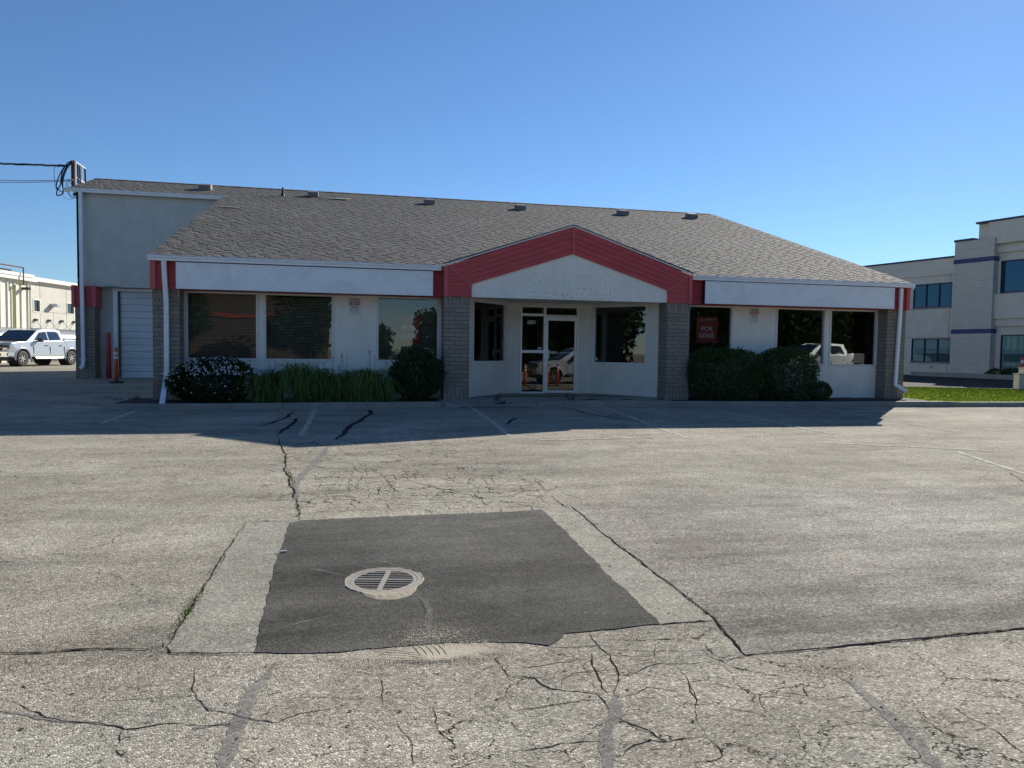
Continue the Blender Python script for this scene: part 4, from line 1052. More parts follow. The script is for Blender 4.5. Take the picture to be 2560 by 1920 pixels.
# ------------------------------------------------------------------ bollard, delineator, service mast
p = at(272, 945, 1, 9.15)
mb = MB(); z0 = G(p.x, 9.15)
mb.tube([(0, 0, 0), (0, 0, 1.50), (0, 0, 1.545), (0, 0, 1.565)], [.085, .085, .07, .02], 24); o = mb.build('bollard', M['bollard'], None, True); o.location = (p.x, 9.15, z0); tag(o, 'dark red steel bollard beside the white garage door', 'bollard')
p = at(291, 959, 2, .0)
s = thing('delineator_post', 'orange plastic delineator post with two white bands on a black base', 'traffic post', (p.x, p.y, G(p.x, p.y)))
mb = MB(); mb.tube([(0, 0, .03), (0, 0, 1.0), (0, 0, 1.01)], [.062, .055, .05], 20); mb.tube([(0, 0, 1.0), (0, 0, 1.06), (0, 0, 1.065)], [.042, .042, .03], 16); mb.tube([(0, 0, 1.05), (0, 0, 1.09)], .062, 20); mb.build('post', M['orange'], s, True)
mb = MB(); mb.tube([(0, 0, .88), (0, 0, .96)], .0585, 20, False); mb.build('reflective_band', M['white'], s, True)
mb = MB(); mb.tube([(0, 0, .75), (0, 0, .83)], .0595, 20, False); mb.build('reflective_band', M['white'], s, True)
mb = MB(); mb.tube([(0, 0, -.005), (0, 0, .035), (0, 0, .05)], [.24, .22, .1], 8); mb.build('base', M['rubber'], s)

C3 = lambda x, y, yy=10.2: at(80+x*.07233, 390+y*.07233, 1, yy)
s = thing('service_mast', 'rusty electrical service mast with steel frame at the left end of the roof', 'utility mast', (0, 0, 0)); 
YM = 10.2; b_ = C3(1440, 1000); t_ = C3(1430, 165); s.location = b_
def rel(mbx): mbx.v = [v-b_ for v in mbx.v]; return mbx
mb = MB(); mb.box(b_.x-.055, YM-.06, b_.z-.15, b_.x+.055, YM+.06, t_.z); rel(mb).build('post', M['rust'], s)
mb = MB(); q = C3(1500, 200); q2 = C3(1500, 950); r_ = C3(1650, 320, 10.9); 
mb.tube([q2-up*.1, q], .018, 8); mb.tube([q, C3(1660, 320)+Vector((0, .5, 0))], .022, 8); mb.tube([C3(1510, 740), C3(1680, 860)+Vector((0, .5, 0))], .022, 8); rel(mb).build('brace_frame', M['white_metal'], s)
for xx, dy in ((1545, .1), (1575, .2), (1650, .5), (1605, .3)):
    mb = MB(); a_ = C3(xx, 260+(xx-1500)*.5)+Vector((0, dy, 0)); e_ = C3(xx+15, 930)+Vector((0, dy, 0)); mb.tube([e_, a_], .032 if xx != 1605 else .012, 10); rel(mb).build('conduit', M['cable'] if xx != 1605 else M['white_metal'], s)
def cab(pts, r, y=9.95, n=4):
    pts = [C3(a_, c_, y) for a_, c_ in pts]; out = []
    for i in range(len(pts)-1):
        p0, p1, p2, p3 = pts[max(i-1, 0)], pts[i], pts[i+1], pts[min(i+2, len(pts)-1)]
        for k in range(n):
            t = k/n; out.append(.5*((2*p1)+(p2-p0)*t+(2*p0-5*p1+4*p2-p3)*t*t+(3*p1-p0-3*p2+p3)*t**3))
    out.append(pts[-1]); return out
for pts, r in (([(1400, 170), (1250, 220), (1170, 320), (1080, 420), (980, 600), (900, 780), (850, 950), (860, 1080), (940, 1180), (1020, 1240), (1070, 1200), (1060, 950), (1050, 800)], .016),
               ([(1400, 190), (1280, 260), (1180, 400), (1100, 560), (1050, 760), (1040, 950), (1080, 1150), (1070, 1280), (980, 1350), (870, 1360), (850, 1290), (880, 1170), (970, 1030), (1000, 880), (1010, 700), (1060, 500), (1150, 350)], .02),
               ([(1400, 250), (1300, 310), (1200, 450), (1130, 620), (1080, 800), (1060, 1000), (1080, 1180)], .018), ([(1400, 230), (1260, 290), (1120, 390), (1000, 560), (900, 800), (830, 990), (870, 1150)], .013),
               ([(1140, 320), (980, 290), (850, 320), (770, 430), (770, 650), (790, 900), (800, 1050), (870, 1190)], .009), ([(1160, 340), (1050, 320), (960, 340), (880, 380)], .012),
               ([(1180, 850), (1200, 1000), (1250, 1230), (1330, 1350), (1420, 1420), (1540, 1420)], .011), ([(1250, 840), (1250, 1050), (1260, 1300), (1330, 1420), (1430, 1460), (1530, 1430)], .009), ([(1190, 950), (1100, 1200), (1090, 1380), (1200, 1490), (1400, 1500)], .004),
               ([(1250, 800), (1300, 860), (1350, 950)], .012)):
    mb = MB(); mb.tube(cab(pts, r), r, 6); rel(mb).build('drip_loop_cable', M['cable'], s, True)
# overhead wires leaving to the left (towards a pole outside the frame)
a_ = C3(1200, 340, 9.95); far = a_+Vector((-16, -1.5, .55))
def span(a_, b_, sag, n=40): return [a_.lerp(b_, i/n)-up*4*sag*(i/n)*(1-i/n) for i in range(n+1)]
s2 = thing('overhead_power_cable', 'thick twisted power cable running left from the service mast', 'cable', tuple(a_))
base = span(a_, far, .38, 160)
for k in range(3):
    mb = MB(); mb.tube([p_-a_+Vector((0, math.cos(i*.5+k*2.09), math.sin(i*.5+k*2.09)))*.022 for i, p_ in enumerate(base)], .017 if k else .013, 6); mb.build('strand', M['cable'] if k else M['cablegrey'], s2, True)
for dz, y0, lab, mm in ((835, 0, 'upper thin telephone wire running left from the mast', 'cablegrey'), (870, 0, 'lower thin telephone wire running left from the mast', 'cablegrey')):
    a_ = C3(1430, dz-20, 9.98); far = C3(-700, dz+(0 if dz < 850 else 60), 9.98)+Vector((-2, 0, 0)); mb = MB(); mb.tube([q_-a_ for q_ in span(a_, far, .08, 60)], .012, 6); o = mb.build('overhead_phone_wire', M[mm], None, True); o.location = a_; tag(o, lab, 'cable', 'thin wires left of the mast')

# ------------------------------------------------------------------ plants
def leafquad(mb, p, d, n_, L, w_, fold=.25):
    """pointed leaf: two triangles-pairs folded on the midrib"""
    d = d.normalized(); q = d.cross(n_); q = q.normalized() if q.length > 1e-4 else d.orthogonal().normalized(); m_ = q.cross(d)
    o = len(mb.v); mb.v += [p, p+d*L*.5+q*w_*.5+m_*w_*fold, p+d*L, p+d*L*.5-q*w_*.5+m_*w_*fold]; mb.f.append((o, o+1, o+2, o+3))
def rnd3():
    while 1:
        v = Vector((random.uniform(-1, 1), random.uniform(-1, 1), random.uniform(-1, 1)))
        if .05 < v.length < 1: return v.normalized()
def bush(name, label, cat, c, rx, ry, h, nleaf, L, w_, mat, box=.0, z0=-.07, group=None, twigs=14, flowers=0, fill=.35, lobe=1.0):
    s = thing(name, label, cat, (c[0], c[1], z0), 0, group); cz = h*.52; mb = MB(); fl = MB()
    lob = [(rnd3(), random.uniform(-.10, .26)*lobe) for _ in range(34)]
    def surf(d):
        e = 2/(1+box*3); k = (abs(d.x)**(2/e)+abs(d.y)**(2/e)+abs(d.z)**(2/e))**(-e/2)
        b_ = sum(a_*max(0, d.dot(l_)-.75)*4 for l_, a_ in lob)
        return k*(1+b_*.6-.05)
    for i in range(nleaf):
        d = rnd3(); r = surf(d)*(1-fill*random.random()**2.2)*random.uniform(.94, 1.05)
        p = Vector((d.x*rx*r, d.y*ry*r, cz+d.z*h*.52*r))
        if p.z < .0: p.z = random.uniform(0, .15)
        dd = (d+rnd3()*.9+up*.25); leafquad(mb, p, dd, rnd3(), L*random.uniform(.6, 1.3), w_*random.uniform(.7, 1.2))
    for i in range(int(nleaf/170*lobe)):      # sprigs that stand out of the outline
        d = rnd3(); r = surf(d)*.95; p0 = Vector((d.x*rx*r, d.y*ry*r, cz+d.z*h*.52*r)); dd = (d+up*.9+rnd3()*.5).normalized(); LL = random.uniform(.05, .17)*min(1.6, h)
        if p0.z < .12: continue
        for k in range(9): leafquad(mb, p0+dd*LL*k/8, dd+rnd3()*.9, rnd3(), L*random.uniform(.6, 1.1), w_*random.uniform(.7, 1.1))
    mb.build('foliage', mat, s)
    mb = MB()
    for i in range(twigs):
        d = rnd3(); d.z = abs(d.z)+.3; r = surf(d.normalized())*random.uniform(.85, 1.02); d.normalize()
        e_ = Vector((d.x*rx*r, d.y*ry*r, cz+d.z*h*.52*r)); b0 = Vector((d.x*rx*.15, d.y*ry*.15, 0)); mb.tube([b0, b0.lerp(e_, .5)+rnd3()*.05, e_], [.012, .008, .003], 5)
    mb.build('branches', M['stem'], s)
    if flowers:
        for i in range(flowers):
            d = rnd3()
            if d.y > .35: continue
            keep = (d.z > .35 or abs(d.x) > .78) and math.sin(d.x*9+d.z*7)+math.sin(d.x*23+d.y*11)*.8 > -.55
            if not keep and random.random() > .05: continue
            if random.random() < .3 and d.z < .3: continue
            r = surf(d)*random.uniform(1.0, 1.12); p = Vector((d.x*rx*r, d.y*ry*r, cz+d.z*h*.52*r)); fr = random.uniform(.013, .022); n_ = (d+rnd3()*.6).normalized(); a_ = n_.orthogonal().normalized(); b_ = n_.cross(a_); o_ = len(fl.v)
            for k in range(8): 
                rr = fr*(1 if k % 2 == 0 else .6); fl.v.append(p+(a_*math.cos(k*.785)+b_*math.sin(k*.785))*rr)
            fl.f.append(tuple(range(o_, o_+8)))
        tag(fl.build('flowers', M['petal'], s), kind='stuff')
    return s
bush('flowering_bush', 'low dark bush covered in small white flowers beside the left brick pillar', 'bush', (6.85, -.28), .86, .42, .88, 13000, .065, .034, M['leaf_daisy'], .45, lobe=.7, flowers=5200)
bush('leafy_bush', 'tall broad-leaved green bush against the left portal pillar', 'bush', (11.47, -.18), .64, .42, 1.22, 6500, .085, .05, M['leaf_big'], .15)
bush('clipped_shrub', 'wide clipped green shrub right of the portal pillar', 'shrub', (19.55, -.05), 1.06, .55, 1.32, 17000, .055, .032, M['leaf_shrub'], .7, lobe=.35, group='clipped shrubs')
bush('clipped_shrub', 'taller clipped shrub between the wide one and the small one', 'shrub', (21.35, -.05), .85, .52, 1.34, 14000, .055, .032, M['leaf_shrub'], .6, lobe=.35, group='clipped shrubs')
bush('clipped_shrub', 'smallest clipped shrub, low and rounded, below the right windows', 'shrub', (22.4, -.1), .36, .32, .46, 4000, .045, .026, M['leaf_shrub'], .2, group='clipped shrubs')
lil = ['leftmost daylily clump beside the white flowered bush', 'second daylily clump from the white flowered bush', 'tallest daylily clump with a pale upright tuft', 'middle daylily clump arching over the kerb', 'fourth daylily clump from the broad-leaved bush', 'third daylily clump from the broad-leaved bush', 'dense round daylily clump second from the broad-leaved bush', 'sparse daylily clump next to the broad-leaved bush']
for i, (x, h, nb_) in enumerate(((7.85, .62, 95), (8.25, .70, 110), (8.75, .84, 150), (9.2, .72, 120), (9.6, .62, 110), (10.0, .70, 120), (10.35, .74, 130), (10.75, .55, 70))):
    s = thing('daylily_clump', lil[i], 'plant', (x, -.42+.06*math.sin(i*2), -.07), 0, 'daylily clumps behind the kerb'); mb = MB()
    for _ in range(int(nb_*1.7)):
        an = random.uniform(0, 2*math.pi); H = h*random.uniform(.65, 1.12); rr = random.uniform(.3, .8); d = Vector((math.cos(an), math.sin(an)*.8, 0)); b0 = Vector((random.gauss(0, .08), random.gauss(0, .07), 0)); wd = random.uniform(.010, .018); side = Vector((-d.y, d.x, 0)); o_ = len(mb.v); n = 7; drp = random.uniform(.5, 1.05)
        for k in range(n):
            t = k/(n-1); z = H*(1-(1-min(1, t*1.55))**2) if t < .645 else H*(1-drp*((t-.645)/.355)**1.5); p = b0+d*rr*(t**1.5)*1.1+up*max(z, -.05); ww = wd*(1-t**2.5)+.001
            tw = side*math.cos(t*.8)+up*math.sin(t*.8)*.3
            mb.v += [p-tw*ww, p+tw*ww+up*.0]
        for k in range(n-1): mb.f.append((o_+2*k, o_+2*k+1, o_+2*k+3, o_+2*k+2))
    mb.build('leaves', M['leaf_lily'], s, True)
    mb = MB()
    for _ in range(random.choice((2, 3, 4))):
        b0 = Vector((random.gauss(0, .12), random.gauss(0, .06), 0)); e_ = b0+Vector((random.gauss(0, .07), random.gauss(0, .04), h+random.uniform(.15, .48))); mb.tube([b0, b0.lerp(e_, .5)+Vector((.01, 0, 0)), e_], [.004, .0035, .003], 5); mb.tube([e_, e_+Vector((0, 0, .02)), e_+Vector((.005, 0, .045))], [.004, .013, .004], 6)
    mb.build('seed_stalk', M['stem'], s)
def weed(u, v, h, label, n=9, spread=.16, mat='leaf_daisy'):
    p = atg(u, v); s = thing('weed', label, 'weed', (p.x, p.y, p.z), 0, 'weeds along the kerb'); mb = MB(); st = MB()
    for _ in range(n):
        e_ = Vector((random.gauss(0, spread), random.gauss(0, spread*.4), h*random.uniform(.5, 1))); pts = [Vector(), e_*.5+Vector((0, 0, h*.1)), e_]; st.tube(pts, [.005, .004, .002], 5)
        for k in range(14):
            t = random.uniform(.25, 1); leafquad(mb, pts[0].lerp(e_, t)+Vector((0, 0, .1*h*math.sin(t*3.1))), rnd3()+up*.4, rnd3(), random.uniform(.03, .06), .016)
    mb.build('leaves', M[mat], s); st.build('stems', M['stem'], s)
weed(1241, 1014, .36, 'tall dark weed left of the entrance apron', 7, .07); weed(1262, 1016, .14, 'low weed right beside the tall one on the apron', 9, .1)
weed(1428, 1013, .32, 'bushy weed at the kerb before the door', 10, .11); weed(1127, 1016, .10, 'tiny weed at the kerb below the left portal pillar', 10, .1); weed(1517, 1013, .12, 'small weed at the kerb right of the apron', 9, .1)
weed(343, 1012, .20, 'loose grassy weed at the left end of the kerb', 16, .22, 'leaf_daisy'); weed(598, 1020, .14, 'small weed below the daylilies in the kerb joint', 8, .09, 'leaf_lily'); weed(2440, 1008, .13, 'low weed on the sunlit kerb by the lawn', 12, .2, 'leaf_lily')
weed(2170, 1000, .14, 'grassy weed below the last right window', 14, .25)
# grass in the joint left of the strip
mb = MB()
for (a_, c_, n) in (((613, 1306), (417, 1616), 200), ((706, 1124), (735, 1225), 140), ((735, 1225), (748, 1290), 40), ((1700, 1480), (1790, 1553), 40)):
    for _ in range(n):
        t = random.random(); t = t if random.random() < .3 else min(1, max(0, random.gauss(.72, .12)));  p = atg(a_[0]+(c_[0]-a_[0])*t, a_[1]+(c_[1]-a_[1])*t); p += Vector((random.gauss(0, .018), random.gauss(0, .018), 0)); h = random.uniform(.008, .03); e_ = p+Vector((random.gauss(0, .012), random.gauss(0, .012), h)); o_ = len(mb.v)
        mb.v += [p-Vector((.003, 0, 0)), p+Vector((.003, 0, 0)), e_]; mb.f.append((o_, o_+1, o_+2))
tag(mb.build('joint_grass', M['blade']), 'sparse grass growing in the joints of the asphalt', 'grass', None, 'stuff')
# lawn
mb = MB(); NX, NYL = 24, 10
def lawnfar(x): return 7.3-(x-31.3)*.45
LW = [[None]*(NYL+1) for _ in range(NX+1)]
for i in range(NX+1):
    x = 25.6+(60-25.6)*i/NX; y0, y1 = KY(x)+.1, max(lawnfar(min(x, 45)), 1.5)
    for j in range(NYL+1):
        y = y0+(y1-y0)*j/NYL; mb.v.append(Vector((x, y, -.065+.02*math.sin(j/NYL*math.pi))))
for i in range(NX):
    for j in range(NYL): q = i*(NYL+1)+j; mb.f.append((q, q+NYL+1, q+NYL+2, q+1))
struct('lawn', mb, M['grassm'], 'sunlit green lawn right of the building')
mb = MB()
for _ in range(60000):
    x = random.uniform(25.7, 45); y0, y1 = KY(x)+.13, max(lawnfar(x), 1.5); y = random.uniform(y0, y1); h = random.uniform(.03, .075); p = Vector((x, y, -.07+.02*math.sin((y-y0)/(y1-y0)*math.pi))); e_ = p+Vector((random.gauss(0, .03), random.gauss(0, .03), h)); o_ = len(mb.v)
    mb.v += [p-Vector((.008, 0, 0)), p+Vector((.008, .004, 0)), e_]; mb.f.append((o_, o_+1, o_+2))
tag(mb.build('grass', M['blade']), 'short green grass on the lawn', 'grass', None, 'stuff')
mb = MB(); n = 20
for i in range(n+1):
    x = 24+(46-24)*i/n; y = max(lawnfar(x), 1.5)
    for yy, z in ((y, -.2), (y, -.045), (y+.15, -.045), (y+.15, -.2)): mb.v.append(Vector((x, yy, z)))
for i in range(n):
    for j in range(3): mb.f.append((4*i+j, 4*i+4+j, 4*i+5+j, 4*i+1+j))
struct('kerb', mb, M['concrete'], 'sunlit concrete kerb at the far side of the lawn')

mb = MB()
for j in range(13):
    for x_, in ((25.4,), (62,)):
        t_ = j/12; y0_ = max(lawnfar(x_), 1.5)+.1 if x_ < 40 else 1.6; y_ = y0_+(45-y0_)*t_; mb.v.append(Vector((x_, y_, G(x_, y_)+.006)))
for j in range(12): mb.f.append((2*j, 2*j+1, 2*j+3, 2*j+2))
struct('shade_painted_drive', mb, M['drive_shade'], 'asphalt between the lawn and the office, shade painted into its colour')  # shade is painted into the colour of this sheet
# ------------------------------------------------------------------ block wall pier at the right edge
p = at(2548, 977, 2, -.1)
s = thing('concrete_step_wall', 'stepped concrete block wall end at the right edge of the lawn', 'wall', (p.x, p.y, -.1))
mb = MB(); mb.box(-.02, 0, -.1, 3, .25, .62); mb.box(.20, .001, .62, 3, .249, .86); mb.build('block_work', M['cmu'], s); mb = MB(); mb.box(-.05, -.02, .62, .20, .27, .66); mb.box(.17, -.02, .86, 3, .27, .90); mb.build('cap', M['concrete'], s)

# ------------------------------------------------------------------ office building (right)
PA = Vector((CX, CY, 0)) + rgt*29.2 + fwd*46.8; dA = Vector((-.2554, .9668, 0)); sA = -dA; nA = Vector((-dA.y, dA.x, 0))   # s grows towards the camera, nA faces left
if nA.dot(CAM-PA) < 0: nA = -nA
def osz(u, v, off=0):
    p = at_plane(u, v, PA+nA*off, nA)-PA; return p.dot(sA), p.z
OF = thing('office_building', 'two storey pale office building with blue bands and ribbon windows', 'building', tuple(PA))
def PO(o, par=None):
    adopt(o, OF)
    if par: o.parent = par
    return o
s_l = osz(2120, 700)[0]-22; sT0 = osz(2455, 600)[0]; s_end = 30
zr1 = osz(2414, 636.5)[1]; zr2 = osz(2455, 555.7, .4)[1]
mb = MB(); ops = []
w1 = osz(2284, 712.5), osz(2379, 766); w2 = osz(2279, 846.5), osz(2374, 906.5)
ops1 = [(w1[0][0], w1[1][0], w1[1][1], w1[0][1]), (w2[0][0], w2[1][0], w2[1][1], w2[0][1])]
sP0, sP1 = osz(2380, 800, .9)[0], osz(2478, 800, .9)[0]
wall(mb, PA, sA, nA, s_l, sP1+.3, -.5, zr1, .3, ops1)
q1_, q2_ = osz(2503, 652, .35), osz(2500, 733, .35); q3_ = osz(2502, 837, .35)
for_ops = [(q1_[0], q1_[0]+6, q2_[1], q1_[1]), (q3_[0], q3_[0]+6, .0, q3_[1])]
PA2 = PA+nA*.35
wall(mb, PA2, sA, nA, sT0, s_end, -.5, zr2, .3, for_ops)
wk = mb
mb.obox(PA, sA, nA, up, s_l, -14, -.5, sP1, -.31, zr1-.3); mb.obox(PA, sA, nA, up, sT0, -14, -.5, s_end, -.0, zr2-.4)
OW = PO(mb.build('wall', M['officewall']))
# thicker parapet band, lightly proud of the wall (shadow lines)
mb = MB(); zb1 = osz(2398, 684)[1]; mb.obox(PA, sA, nA, up, s_l, .003, zb1, sP0, .10, zr1-.12)
zq = [osz(2555, v_, .5)[1] for v_ in (601, 626, 797, 816)]
mb.obox(PA2, sA, nA, up, osz(2495, 610, .5)[0], .003, osz(2497, 632, .5)[1], s_end, .16, osz(2497, 612, .5)[1]-.1)
mb.obox(PA2, sA, nA, up, sP1-.5, .003, osz(2497, 610, .5)[1], s_end, .34, zr2-.12)
mb.obox(PA2, sA, nA, up, q1_[0]-.5, .003, osz(2495, 797, .5)[1], s_end, .30, osz(2495, 736, .5)[1])
mb.obox(PA2, sA, nA, up, q1_[0]-.4, .003, osz(2497, 816, .5)[1], s_end, .15, osz(2497, 797, .5)[1]-.003)
PO(mb.build('parapet_band', M['officewall']))
mb = MB(); mb.obox(PA, sA, nA, up, s_l, -.35, zr1-.12, sP0+.1, .14, zr1); mb.obox(PA2, sA, nA, up, sT0, -.35, zr2-.12, s_end, .38, zr2)
PO(mb.build('coping', M['navy']))
# pilaster of split-face block, stepped top
zp = osz(2413, 603, .9)[1]; sPm = osz(2422, 600, .9)[0]; zbl = osz(2440, 650, .9)[1], osz(2440, 828, .9)[1]
def blockmat_box(mb, z0, z1, d=0): mb.obox(PA, sA, nA, up, sP0-d, .003, z0, sP1+d, .9+d, z1)
mb = MB(); blockmat_box(mb, -.3, zbl[1]-.14); blockmat_box(mb, zbl[1]+.14, zbl[0]-.14); blockmat_box(mb, zbl[0]+.14, zp)
def brick_local(mat_name, **k): return M[mat_name]
PIL = PO(mb.build('block_pilaster', M['cmu']))
mb = MB()
for z in zbl: blockmat_box(mb, z-.138, z+.138, .03)
PO(mb.build('blue_band', M['cmu_blue']), PIL)
mb = MB(); mb.obox(PA, sA, nA, up, sP0-.05, .0, zp+.002, sT0, .95, zp+.14); PO(mb.build('coping', M['navy']), PIL)
# windows with three lights
def owin(o, s0, s1, z0, z1, n, fr='navy'):
    mb = MB(); mb.obox(o, sA, -nA, up, s0, .10, z0, s1, .12, z1); W_ = PO(mb.build('window', M['glass_blue']))
    mb = MB(); f = .07
    for k in range(n+1):
        s_ = s0+(s1-s0)*k/n; mb.obox(o, sA, -nA, up, s_-f*.5, .03, z0, s_+f*.5, .099, z1)
    mb.obox(o, sA, -nA, up, s0, .035, z0, s1, .098, z0+f); mb.obox(o, sA, -nA, up, s0, .035, z1-f, s1, .098, z1)
    PO(mb.build('frame', M['navy']), W_)
    mb = MB(); mb.obox(o, sA, nA, up, s0-.05, .0, z0-.09, s1+.05, .05, z0-.005); PO(mb.build('sill', M['concrete']), W_)
for q in ops1: owin(PA, *q, 3)
owin(PA2, *for_ops[0], 4); owin(PA2, *for_ops[1], 4)
mb = MB(); pz = osz(2398, 1010)[1]
q = at(2388, 953, 2, -.1); mb.obox(PA, sA, nA, up, sP0-2, 1.6, -.3, s_end, 1.9, .14); struct('planter_kerb', mb, M['concrete'], 'low concrete planter edge before the office')
# expansion joints
mb = MB()
for s_ in (osz(2245, 700)[0], osz(2377, 700)[0]): mb.obox(PA, sA, nA, up, s_-.012, .0, -.3, s_+.012, .004, zb1)
for (z_, ) in ((osz(2300, 769)[1]-.12,), (osz(2398, 843)[1],)): mb.obox(PA, sA, nA, up, s_l, .0, z_-.01, sP0, .0035, z_+.01)
PO(mb.build('panel_joint', M['dirt']))
p = at_plane(2327, 917, PA+nA*.05, nA); mb = MB(); mb.tube([p-nA*.05, p+nA*.12], .10, 10); PO(mb.build('wall_spigot', M['galv']))
# shrubs and red hydrant before the office
for (u, v, r, lab) in ((2487, 945, .42, 'dark low shrub at the foot of the block pilaster'), (2520, 945, .5, 'dark low shrub below the office entrance glass')):
    p = at_plane(u, v, PA+nA*1.3, nA); bush('office_shrub', lab, 'shrub', (p.x, p.y), r, .4, .55, 900, .09, .05, M['leaf_shrub'], .2, z0=-.1, group='shrubs by the office', twigs=5)
p = at_plane(2556, 938, PA+nA*2.2, nA)
s = thing('standpipe', 'red standpipe with grey collar at the right edge before the office', 'standpipe', (p.x, p.y, -.15))
mb = MB(); mb.tube([(0, 0, 0), (0, 0, 1.0)], .11, 14); mb.build('pipe', M['bollard'], s); mb = MB(); mb.tube([(0, 0, 1.0), (0, 0, 1.18)], .12, 14); mb.build('collar', M['galv'], s); mb = MB(); mb.tube([(0, 0, 1.18), (0, 0, 1.3), (0, 0, 1.36)], [.11, .11, .04], 14); mb.build('cap', M['bollard'], s)

# ------------------------------------------------------------------ far left buildings
PBp = at(76, 905, 2, .05); dB = Vector((math.sin(R_(12.2)), math.cos(R_(12.2)), 0)); nB = Vector((dB.y, -dB.x, 0))
def bsz(u, v, off=0):
    p = at_plane(u, v, PBp+nB*off, nB)-PBp; return p.dot(dB), p.z
LB = thing('panel_warehouse', 'sunlit pale concrete panel warehouse with two small windows behind the pickup truck', 'building', tuple(PBp))
def PLB(o, par=None):
    adopt(o, LB)
    if par: o.parent = par
    return o
zt1 = bsz(76, 700)[1]; e1_ = bsz(180, 716)[1]
wnd = [(bsz(84, 749)[0], bsz(99, 749)[0], bsz(90, 776.5)[1], bsz(90, 748.5)[1]), (bsz(167, 757)[0], bsz(184, 757)[0], bsz(170, 782)[1], bsz(170, 757)[1])]
PB0 = Vector((PBp.x, PBp.y, 0))
mb = MB(); wall(mb, PB0, dB, nB, .15, 30, -.3, zt1, .3, wnd); mb.obox(PB0, dB, nB, up, .15, -14, -.3, 30, -.31, zt1-.2); PLB(mb.build('wall', M['panel']))
mb = MB(); mb.obox(PB0, dB, nB, up, -.4, -.5, zt1, 30, .28, zt1+.26); PLB(mb.build('roof_edge', M['trimwhite']))
for q in wnd:
    mb = MB(); mb.obox(PB0, dB, -nB, up, q[0], .08, q[2], q[1], .10, q[3]); W_ = PLB(mb.build('window', M['glass_car']))
    mb = MB(); f = .06
    for k in ((q[0]-f, q[0], q[2]-f, q[3]+f), (q[1], q[1]+f, q[2]-f, q[3]+f), (q[0], q[1], q[2]-f, q[2]), (q[0], q[1], q[3], q[3]+f)): mb.obox(PB0, dB, nB, up, k[0], -.02, k[2], k[1], .03, k[3])
    PLB(mb.build('frame', M['trimwhite']), W_)
mb = MB()
for s_ in (bsz(99.5, 720)[0], bsz(165.5, 730)[0], bsz(134, 800)[0]): mb.obox(PB0, dB, nB, up, s_-.012, 0, .0 if s_ != 3 else 0, s_+.012, .004, zt1 if s_ != bsz(134, 800)[0] else bsz(134, 779)[1])
z_ = bsz(134, 780)[1]; mb.obox(PB0, dB, nB, up, .2, 0, z_-.01, 30, .0035, z_+.01); PLB(mb.build('panel_joint', M['dirt']))
p = at_plane(134, 764, PBp+nB*.1, nB); mb = MB(); mb.obox(p, dB, nB, up, -.22, -.1, -.1, .22, .35, .12); mb.v = mb.v; o = PLB(mb.build('wall_light', M['galv'], bevel=.03))
# curved awning hung on rods
AW = thing('curved_awning', 'silver curved metal awning hung on thin rods behind the pickup bed', 'awning', tuple(PBp))
def PAW(o): adopt(o, AW); return o
s0_, s1_ = bsz(140, 830, .8)[0]-6, bsz(190, 830, .8)[0]+6; zt_ = bsz(160, 822, .6)[1]; zb_ = bsz(160, 845, 1.3)[1]
mb = MB(); n = 10; prof = [(.05+1.35*math.sin(k/n*math.pi/2), zb_+(zt_-zb_)*math.cos(k/n*math.pi/2)) for k in range(n+1)]
k_ = 0
for i in range(int((s1_-s0_)/.3)+1):
    s_ = s0_+i*.3
    for kk, dz_ in ((0, 0), (.24, 0), (.25, .02), (.29, .02)):
        for (o_, z) in prof: mb.v.append(PB0+dB*(s_+kk)+nB*(o_)+up*(z+dz_))
        k_ += 1
for a_ in range(k_-1):
    for j in range(n): q = a_*(n+1)+j; mb.f.append((q, q+1, q+n+2, q+n+1))
PAW(mb.build('canopy', M['galv'], smooth=True))
mb = MB(); mb.obox(PB0, dB, nB, up, s0_, 1.38, zb_-.14, s1_, 1.44, zb_+.02); PAW(mb.build('valance', M['black_plastic']))
for (u, v, ul, ur) in ((89.5, 799.5, 78, 107), (123, 801.5, 113, 143), (154.5, 803, 144, 175), (186, 805, 176, 206)):
    mb = MB(); t0 = at_plane(u, v, PBp+nB*.05, nB)
    for ue in (ul, ur): e_ = at_plane(ue, 824, PBp+nB*.7, nB); mb.tube([t0, e_], .012, 5)
    PAW(mb.build('rod', M['black_plastic'])); mb = MB(); mb.obox(t0, dB, nB, up, -.12, -.08, -.07, .12, .08, .07); PAW(mb.build('bracket', M['black_plastic']))
# ribbed metal building, nearer
OFM = 0.45
PM0 = PB0+nB*OFM
MT = thing('ribbed_metal_shed', 'cream ribbed metal building at the far left edge with a yellow gas pipe', 'building', tuple(PM0))
def PMT(o, par=None):
    adopt(o, MT)
    if par: o.parent = par
    return o
zm = bsz(60, 700, OFM)[1]; se = bsz(72, 800, OFM)[0]
mb = MB(); mb.obox(PM0, dB, nB, up, -30, -14, -.3, se, 0, zm)
s_ = se-.02
while s_ > -26:
    mb.prism([PM0+dB*s_+nB*.0-up*.3, PM0+dB*(s_-.03)+nB*.07-up*.3, PM0+dB*(s_-.10)+nB*.07-up*.3, PM0+dB*(s_-.13)-up*.3], up*(zm+.29)); s_ -= .62
PMT(mb.build('wall', M['ribbed']))
mb = MB(); mb.obox(PM0, dB, nB, up, -30, -.3, zm, se+.5, .30, zm+.22); mb.obox(PM0, dB, nB, up, -30, -.6, zm+.225, se+.1, .34, zm+.42); PMT(mb.build('roof_edge', M['trimwhite']))
mb = MB()
for i in range(18): mb.obox(PM0, dB, nB, up, -26+i*1.35, -1.5, zm+.42, -26+i*1.35+1.1, -.2, zm+.52+.05*(i % 3))
PMT(mb.build('roof_unit', M['black_plastic']))
